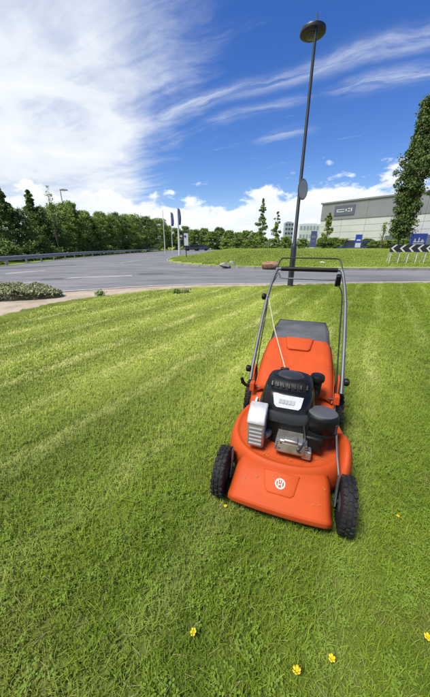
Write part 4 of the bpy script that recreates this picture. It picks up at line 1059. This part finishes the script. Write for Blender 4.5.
# far street lamp behind the belt
p = atY(60, 190, 44.0)
fl = empty('street_lamp', (p[0], 44.0, ROADZ)); tag(fl, 'far street lamp with a flat head showing above the trees on the left', 'street lamp')
m = MB(); m.tube([(0, 0, 0), (0, 0, p[2])], [0.10, 0.06], 10); m.build('post', 'galvanised', fl)
m = MB(); m.loft([[(-0.05, -.12, p[2] + .05), (-0.05, .12, p[2] + .05), (-0.05, .1, p[2] + .15), (-0.05, -.1, p[2] + .15)], [(0.5, -.24, p[2] + .02), (0.5, .24, p[2] + .02), (0.5, .16, p[2] + .24), (0.5, -.16, p[2] + .24)], [(1.05, -.16, p[2] + .05), (1.05, .16, p[2] + .05), (1.05, .1, p[2] + .14), (1.05, -.1, p[2] + .14)]]); m.build('lamp_head', 'lamp_dark', fl, bevel=0.02)

# ------------------------------------------------------------------ banners, signs, stones on and beyond the roundabout
def banner(px, top, bot, Y, w, label, poleonly=False, r=0.05):
    p = atY(px, top, Y); q_ = atY(px, bot, Y); root = empty('banner_pole' if not poleonly else 'flag_pole', (p[0], Y, ROADZ)); tag(root, label, 'banner' if not poleonly else 'pole')
    hh = p[2] - ROADZ; m = MB(); m.tube([(0, 0, 0), (0, 0, hh)], [r * 1.3, r * 0.6], 10); m.build('pole', 'post_pale', root)
    if not poleonly:
        L = p[2] - q_[2]; rows = []
        for i in range(9):
            t = i / 8; rows.append([(0.03, 0.03 * math.sin(t * 5), hh - t * L), (0.03 + w * 0.5, 0.06 * math.sin(t * 6 + 1), hh - 0.1 * (1 - t) - t * L), (0.03 + w * (0.75 + 0.25 * math.sin(t * 3.1)), 0.05 * math.sin(t * 7 + 2), hh - 0.25 * (1 - t) - t * L)])
        m = MB(); m.loft(rows, False, closed=False); m.build('flag', 'banner_blue', root, solid=0.012)
    return root
banner(177.4, 208, 225, 40.0, 0.42, 'dark blue banner on a thick pale pole, the nearer one left of the white sign', r=0.13)
banner(170.5, 212, 226, 52.0, 0.5, 'smaller blue banner on a thin pale pole behind the nearer banner', r=0.06)
banner(162.5, 210, 225, 48.0, 0.4, 'bare grey pole left of the two blue banners', True, 0.07)
p = gp(186.5, 259.5); Y = p[1]; tz = atY(187, 232, Y)[2]; bz = atY(187, 247.5, Y)[2]
sg = empty('direction_sign', (p[0], Y, ROADZ), R(10)); tag(sg, 'narrow upright white sign in a black frame on a black post', 'sign')
m = MB(); m.box((0, 0.05, (tz - ROADZ) / 2), (0.07, 0.07, tz - ROADZ)); m.build('post', 'chevron_black', sg)
m = MB(); m.box((0, 0, (tz + bz) / 2 - ROADZ), (0.52, 0.05, tz - bz)); fr = m.build('frame', 'chevron_black', sg, bevel=0.01)
m = MB(); m.box((0.03, -0.028, (tz + bz) / 2 - ROADZ + 0.03), (0.36, 0.012, (tz - bz) * 0.80)); pn = m.build('panel', 'white_paint', fr)
m = MB(); m.lathe([(0.0, 0.006), (0.10, 0.006), (0.10, 0.0)], (0, 0, 0), 16); o = m.build('symbol', 'sign_blue', pn); o.rotation_euler = (R(90), 0, 0); o.location = (-0.04, -0.035, (tz * 0.72 + bz * 0.28) - ROADZ)
def totem(px, top, Y, w, h, label, face):
    p = atY(px, top, Y); root = empty('totem_sign', (p[0], Y, p[2] - h)); tag(root, label, 'sign')
    m = MB(); m.box((0, 0, h / 2), (w, 0.16, h)); b = m.build('board', face, root, bevel=0.01)
    m = MB(); m.box((-w * 0.42, 0.02, -0.6), (0.07, 0.1, 1.6)); m.build('leg', 'post_pale', root)
    m = MB(); m.box((w * 0.42, 0.02, -0.6), (0.07, 0.1, 1.6)); m.build('leg', 'post_pale', root)
    return root, b
def marks(parent, rects, mat='white_paint', name='lettering', y=-0.085):
    m = MB()
    for (x0, z0, x1, z1) in rects: m.box(((x0 + x1) / 2, y, (z0 + z1) / 2), (x1 - x0, 0.012, z1 - z0))
    return m.build(name, mat, parent, smooth=False)
r, b = totem(314.5, 231, 42.0, 0.85, 2.2, 'dark blue sign board standing beyond the roundabout right of the lamp post', 'banner_blue')
marks(b, [(-0.28, 1.25, -0.05, 1.6), (0.02, 1.25, 0.25, 1.6), (-0.28, 0.8, 0.25, 0.9)], 'clad_grey')
r, b = totem(359.5, 234.5, 44.0, 0.95, 1.95, 'blue and white sign board standing beside the navy car', 'sign_blue')
marks(b, [(-0.42, 0.1, 0.42, 0.75)], 'white_paint', 'lower_panel'); marks(b, [(-0.3, 1.05, 0.3, 1.25)], 'white_paint')
r, b = totem(420, 233.5, 27.0, 1.45, 1.4, 'blue sign board with white marks above the chevron board', 'sign_blue')
marks(b, [(a_, z_ + 0.32, c_, d_ + 0.32) for a_, z_, c_, d_ in [(-0.5, 0.30, -0.2, 0.42), (-0.42, 0.42, -0.3, 0.62), (-0.15, 0.30, 0.12, 0.40), (-0.05, 0.40, 0.06, 0.72), (0.18, 0.30, 0.52, 0.44), (0.25, 0.44, 0.42, 0.56), (-0.52, 0.14, 0.52, 0.22)]])

# chevron board: leaning legs, panels with black and white arrows
cb0 = empty('chevron_board', (10.15, 16.32, float(island_z(10.15, 16.3)) - 0.02)); tag(cb0, 'black and white chevron board on white legs at the roundabout edge', 'road sign')
z0, z1 = 0.66, 1.06
for i in range(9):
    x = i * 0.51 ; curve = 0.012 * (i - 2) ** 2 * 0.4
    m = MB(); m.box((x + 0.25, curve, (z0 + z1) / 2), (0.506, 0.02, z1 - z0)); pn = m.build('chevron_panel', 'chevron_black', cb0)
    m = MB(); hw = 0.125; zc = (z0 + z1) / 2; yy = curve - 0.0125; e = (z1 - z0) / 2 - 0.004
    xl = x + 0.03
    a = [(xl, zc), (xl + 0.235, zc + e), (xl + 0.235 + hw, zc + e), (xl + hw, zc)]; b_ = [(xl, zc), (xl + hw, zc), (xl + 0.235 + hw, zc - e), (xl + 0.235, zc - e)]
    for qd in (a, b_): m.loft([[(x_, yy + 0.004, z_) for x_, z_ in qd], [(x_, yy, z_) for x_, z_ in qd]])
    m.build('white_chevron', 'white_paint', pn, smooth=False)
    m = MB(); m.tube([(x + 0.08, curve + 0.30, -0.05), (x + 0.16, curve + 0.03, z1 - 0.05)], 0.022, 8); m.build('leg', 'post_pale', cb0)
    m = MB(); m.tube([(x + 0.10, curve - 0.02 + 0.04, -0.05), (x + 0.16, curve + 0.03, z1 - 0.02)], 0.022, 8); m.build('leg', 'post_pale', cb0)

# boulders on the roundabout edge
def boulder(name, px0, px1, pt, pb, mat, seed, label, flat=1.0):
    a, b = gp(px0, pb), gp(px1, pb); Y = a[1] + 0.35; w = (b[0] - a[0]) / 2; c = ((a[0] + b[0]) / 2, Y, float(island_z((a[0] + b[0]) / 2, Y)) - 0.03)
    hgt = max(0.12, atY((px0 + px1) / 2, pt, Y)[2] - c[2])
    g = np.random.default_rng(seed); bm = bmesh.new(); bmesh.ops.create_icosphere(bm, subdivisions=4, radius=1.0)
    dirs = g.normal(size=(18, 3)); dirs /= np.linalg.norm(dirs, axis=1)[:, None]; cut = g.uniform(0.50, 0.82, 18)
    for vtx in bm.verts:
        p_ = np.array(vtx.co)
        for d_, k_ in zip(dirs, cut):
            t_ = p_ @ d_
            if t_ > k_: p_ = p_ - d_ * (t_ - k_) * 0.99
        p_ = p_ * (1 + 0.03 * math.sin(p_[0] * 9 + seed) * math.sin(p_[1] * 11) + 0.02 * math.sin(p_[2] * 19 + p_[0] * 13))
        vtx.co = (p_[0] * w, p_[1] * max(0.28, w * 0.6), (p_[2] + 0.55) * hgt / 1.45)
    me = bpy.data.meshes.new(name); bm.to_mesh(me); bm.free(); me.materials.append(MATS[mat])
    for pl in me.polygons: pl.use_smooth = True
    me.set_sharp_from_angle(angle=R(18))
    o = link(bpy.data.objects.new(name, me)); o.location = c; o.rotation_euler = (0, 0, 0.2 * math.sin(seed)); tag(o, label, 'rock', 'boulders on the roundabout edge')
boulder('boulder', 217, 232, 262.0, 267.0, 'rock_grey', 3, 'grey brown boulder at the roundabout edge, leftmost of the stones')
boulder('boulder', 228, 237, 260.5, 265.5, 'rock_pale', 4, 'pale flat stone resting behind the grey brown boulder')
boulder('boulder', 257.5, 281, 261.0, 268.0, 'rock_brown', 5, 'long reddish brown boulder behind the mower handle')
boulder('boulder', 320, 328, 261.0, 266.0, 'rock_pale', 8, 'small whitish stone seen through the mower handle on the right')
boulder('boulder', 197, 202, 253.5, 257.0, 'rock_pale', 9, 'small white stone on the grass right of the narrow sign')

# ------------------------------------------------------------------ cars
def car(x, y, z, rz, body, label, van=False):
    root = empty('parked_car', (x, y, z), rz); tag(root, label, 'car')
    m = MB(); hh = 1.75 if van else 1.45
    sec = [(-2.1, .45, .60, .70), (-2.05, .32, .82, .80), (-1.2, .28, .92, .86), (0, .26, .95, .88), (1.3, .28, .95, .87), (2.0, .32, .90, .82), (2.12, .45, .75, .72)]
    m.loft([[(x_, -w, zb), (x_, -w - .02, (zb + zt) / 2), (x_, -w + .04, zt), (x_, w - .04, zt), (x_, w + .02, (zb + zt) / 2), (x_, w, zb)] for x_, zb, zt, w in sec]); m.build('body', body, root, bevel=0.03)
    m = MB(); cab = [(-1.25, .90, .82), (-0.45, hh, .62), (1.1 if van else .75, hh, .62), (1.95 if van else 1.65, .92, .80)]
    m.loft([[(x_, -w, zt), (x_, w, zt)] for x_, zt, w in cab] , False, closed=False)
    rr_ = [[(x_, -w, .88), (x_, -w, zt), (x_, w, zt), (x_, w, .88)] for x_, zt, w in cab]
    m.loft(rr_, True); m.build('cabin', 'glass_dark', root, bevel=0.02)
    m = MB(); m.box((.2, 0, hh + .01), (1.2, 1.15, .05)); m.build('roof', body, root, bevel=0.02)
    for sx in (-1.3, 1.35):
        for sy in (-1, 1):
            m = MB(); m.lathe([(0.05, 0.1), (0.2, 0.1), (0.31, 0.09), (0.32, 0.0), (0.31, -0.09), (0.05, -0.1)], n=18, caps=True); w_ = m.build('wheel', 'rubber', root); w_.rotation_euler = (R(90), 0, 0); w_.location = (sx, sy * .80, .32)
    return root
for i, (px, py, Y, rz, bd, lb) in enumerate([(192, 252.5, 74, 0.4, 'car_dark', 'dark car on the far road, left one behind the narrow sign'), (201, 252, 78, 0.2, 'car_navy', 'dark blue car on the far road, right one behind the narrow sign')]):
    p = atY(px, py, Y); car(p[0], Y, ROADZ, rz, bd, lb)
for (px, Y, bd, lb, van) in [(350, 47, 'car_navy', 'navy car parked left of the blue and white sign board', True), (367, 49, 'car_teal', 'teal car parked right of the blue and white sign board', True)]:
    p = atY(px, 247, Y); car(p[0], Y, p[2] - 0.75, 0.1, bd, lb, van)

# ------------------------------------------------------------------ warehouse and far blocks
A0, A1 = atY(323, 204.5, 84), atY(470, 190.2, 84 * 0.72)
HT = A0[2] + 0.1; Lw = math.hypot(A1[0] - A0[0], A1[1] - A0[1]); ang = math.atan2(A1[1] - A0[1], A1[0] - A0[0])
wh = empty('warehouse', (A0[0], A0[1], ROADZ), ang); tag(wh, 'large warehouse with grey upper cladding and white lower wall', 'building')
m = MB(); m.box((Lw / 2, 20, HT / 2 - 0.05), (Lw, 40, HT - 0.1)); m.build('core', 'clad_grey', wh, smooth=False)
m = MB(); m.loft([[(-0.4, -0.5, HT), (Lw + .4, -0.5, HT), (Lw + .4, 40, HT), (-0.4, 40, HT)], [(-0.4, -0.5, HT + .35), (Lw + .4, -0.5, HT + .35), (Lw + .4, 40, HT + .35), (-0.4, 40, HT + .35)]]); m.build('roof_edge', 'clad_grey', wh, smooth=False)
GB = HT * 0.655
pw = 6.2
npan = int(Lw / pw) + 1
for i in range(npan):
    x0, x1 = i * pw, min(Lw, (i + 1) * pw)
    if x1 - x0 < 0.3: continue
    m = MB(); m.box(((x0 + x1) / 2, -0.14, (GB + HT) / 2), (x1 - x0 - 0.04, 0.22, HT - GB - 0.03)); m.build('upper_panel', 'clad_grey', wh, smooth=False)
    rows_ = 5
    for j in range(rows_):
        za, zb_ = GB * j / rows_, GB * (j + 1) / rows_
        m = MB(); m.box(((x0 + x1) / 2, -0.06, (za + zb_) / 2), (x1 - x0 - 0.05, 0.12, zb_ - za - 0.06)); m.build('wall_panel', 'clad_white', wh, smooth=False)
t0 = 4.2; sgn = MB(); sgn.box((t0 + 2.35, -0.34, GB + (HT - GB) * 0.52), (5.4, 0.16, (HT - GB) * 0.56)); sp = sgn.build('sign_panel', 'sign_slate', wh, smooth=False)
m = MB(); zc = GB + (HT - GB) * 0.52
for (x0, x1, za, zb_) in [(0.3, 2.4, -.42, -.22), (0.3, 0.6, -.42, .25), (0.3, 2.4, .12, .3), (2.7, 3.0, -.3, .3), (3.3, 3.9, -.42, -.2), (3.3, 3.9, .15, .38), (4.1, 4.4, -.42, .4)]:
    m.box((t0 + (x0 + x1) / 2, -0.43, zc + (za + zb_) / 2), (x1 - x0, 0.03, zb_ - za))
m.build('sign_marks', 'clad_white', sp, smooth=False)
m = MB(); m.box((Lw * 0.80, -1.6, 1.75), (Lw * 0.40, 3.0, 3.5)); m.build('dock_canopy', 'sign_slate', wh, bevel=0.05)
for (x, z) in ((18.5, GB + 1.6),):
    m = MB(); m.box((x, -0.30, z), (0.7, 0.25, 0.6)); m.build('wall_light', 'chevron_black', wh, bevel=0.05)
def block(px0, px1, top, Y, mat, label, nf, nw):
    a, b = atY(px0, top, Y), atY(px1, top, Y); w = b[0] - a[0]; h = a[2] - ROADZ
    r = empty('office_block', ((a[0] + b[0]) / 2, Y, ROADZ)); tag(r, label, 'building')
    m = MB(); m.box((0, w * .4, h / 2), (w, w * .8, h)); wl = m.build('wall', mat, r, smooth=False)
    m = MB(); m.box((0, w * .4, h + .25), (w * .6, w * .4, .5)); m.build('roof_plant', mat, r, smooth=False)
    me = None
    for i in range(nf):
        for j in range(nw):
            if me is None: me = MB().box((0, 0, 0), (w / nw * 0.62, 0.1, h / nf * 0.42)).mesh('window'); me.materials.append(MATS['tower_grey' if mat == 'tower_pale' else 'glass_dark'])
            o = link(bpy.data.objects.new('window', me), wl); o.location = (-w / 2 + w * (j + .5) / nw, -0.03, h * (i + .55) / nf)
block(285.5, 294, 222.5, 150, 'tower_grey', 'grey tower block far behind, left of the lamp post', 6, 3)
block(300, 323, 224, 130, 'tower_pale', 'pale low block far behind, between lamp post and warehouse', 3, 7)

# ------------------------------------------------------------------ yellow flowers in the lawn
def flower(px, py, r, hz, label, seed):
    g = gp(px, py, hz); random.seed(seed)
    root = empty('yellow_flower', (g[0], g[1], 0.0)); tag(root, label, 'flower', 'yellow flowers in the lawn')
    m = MB(); m.tube([(random.uniform(-.01, .01), random.uniform(-.01, .01), -0.004), (0.002, 0, hz * .5), (0, 0, hz)], 0.0011, 6); m.build('stem', 'stem_green', root)
    tilt = Matrix.Rotation(random.uniform(-.4, .4), 3, 'X') @ Matrix.Rotation(random.uniform(-.4, .4), 3, 'Y')
    for k in range(6):
        a = 6.2832 * k / 6 + random.uniform(-.15, .15); ca, sa = math.cos(a), math.sin(a)
        pts = []
        for (d_, w_, z_) in ((0.12, 0.10, 0.0), (0.6, 0.42, 0.14), (1.0, 0.34, 0.36), (1.1, 0.0, 0.42)):
            for s_ in ((-1, 1) if w_ else (1,)):
                pts.append(tilt @ Vector(((d_ * ca - s_ * w_ * sa) * r, (d_ * sa + s_ * w_ * ca) * r, z_ * r)) + Vector((0, 0, hz)))
        m = MB(); m.add(pts, [(0, 1, 3, 2), (2, 3, 5, 4), (4, 5, 6)]); m.build('petal', 'petal', root, solid=0.0006)
    m = MB(); m.lathe([(0.0, 0.30), (0.20, 0.24), (0.26, 0.05), (0.1, -0.05)], (0, 0, 0), 10); o = m.build('flower_centre', 'petal', root); o.scale = (r, r, r); o.location = (0, 0, hz)
for i, (px, py, r, hz, lb) in enumerate([(193.5, 632, 0.0085, 0.032, 'small yellow flower alone in the grass left of the lower middle'), (297, 671, 0.0105, 0.040, 'largest yellow flower, lowest in the grass'), (332, 658.5, 0.0085, 0.038, 'yellow flower just right of the largest one'),
                                     (428, 637, 0.0085, 0.038, 'yellow flower at the right edge of the lawn'), (225.5, 506, 0.0060, 0.028, 'tiny yellow flower in front of the left front wheel'), (398, 516, 0.0055, 0.028, 'tiny yellow flower in the grass right of the right front wheel')]):
    flower(px, py, r, hz, lb, 200 + i)
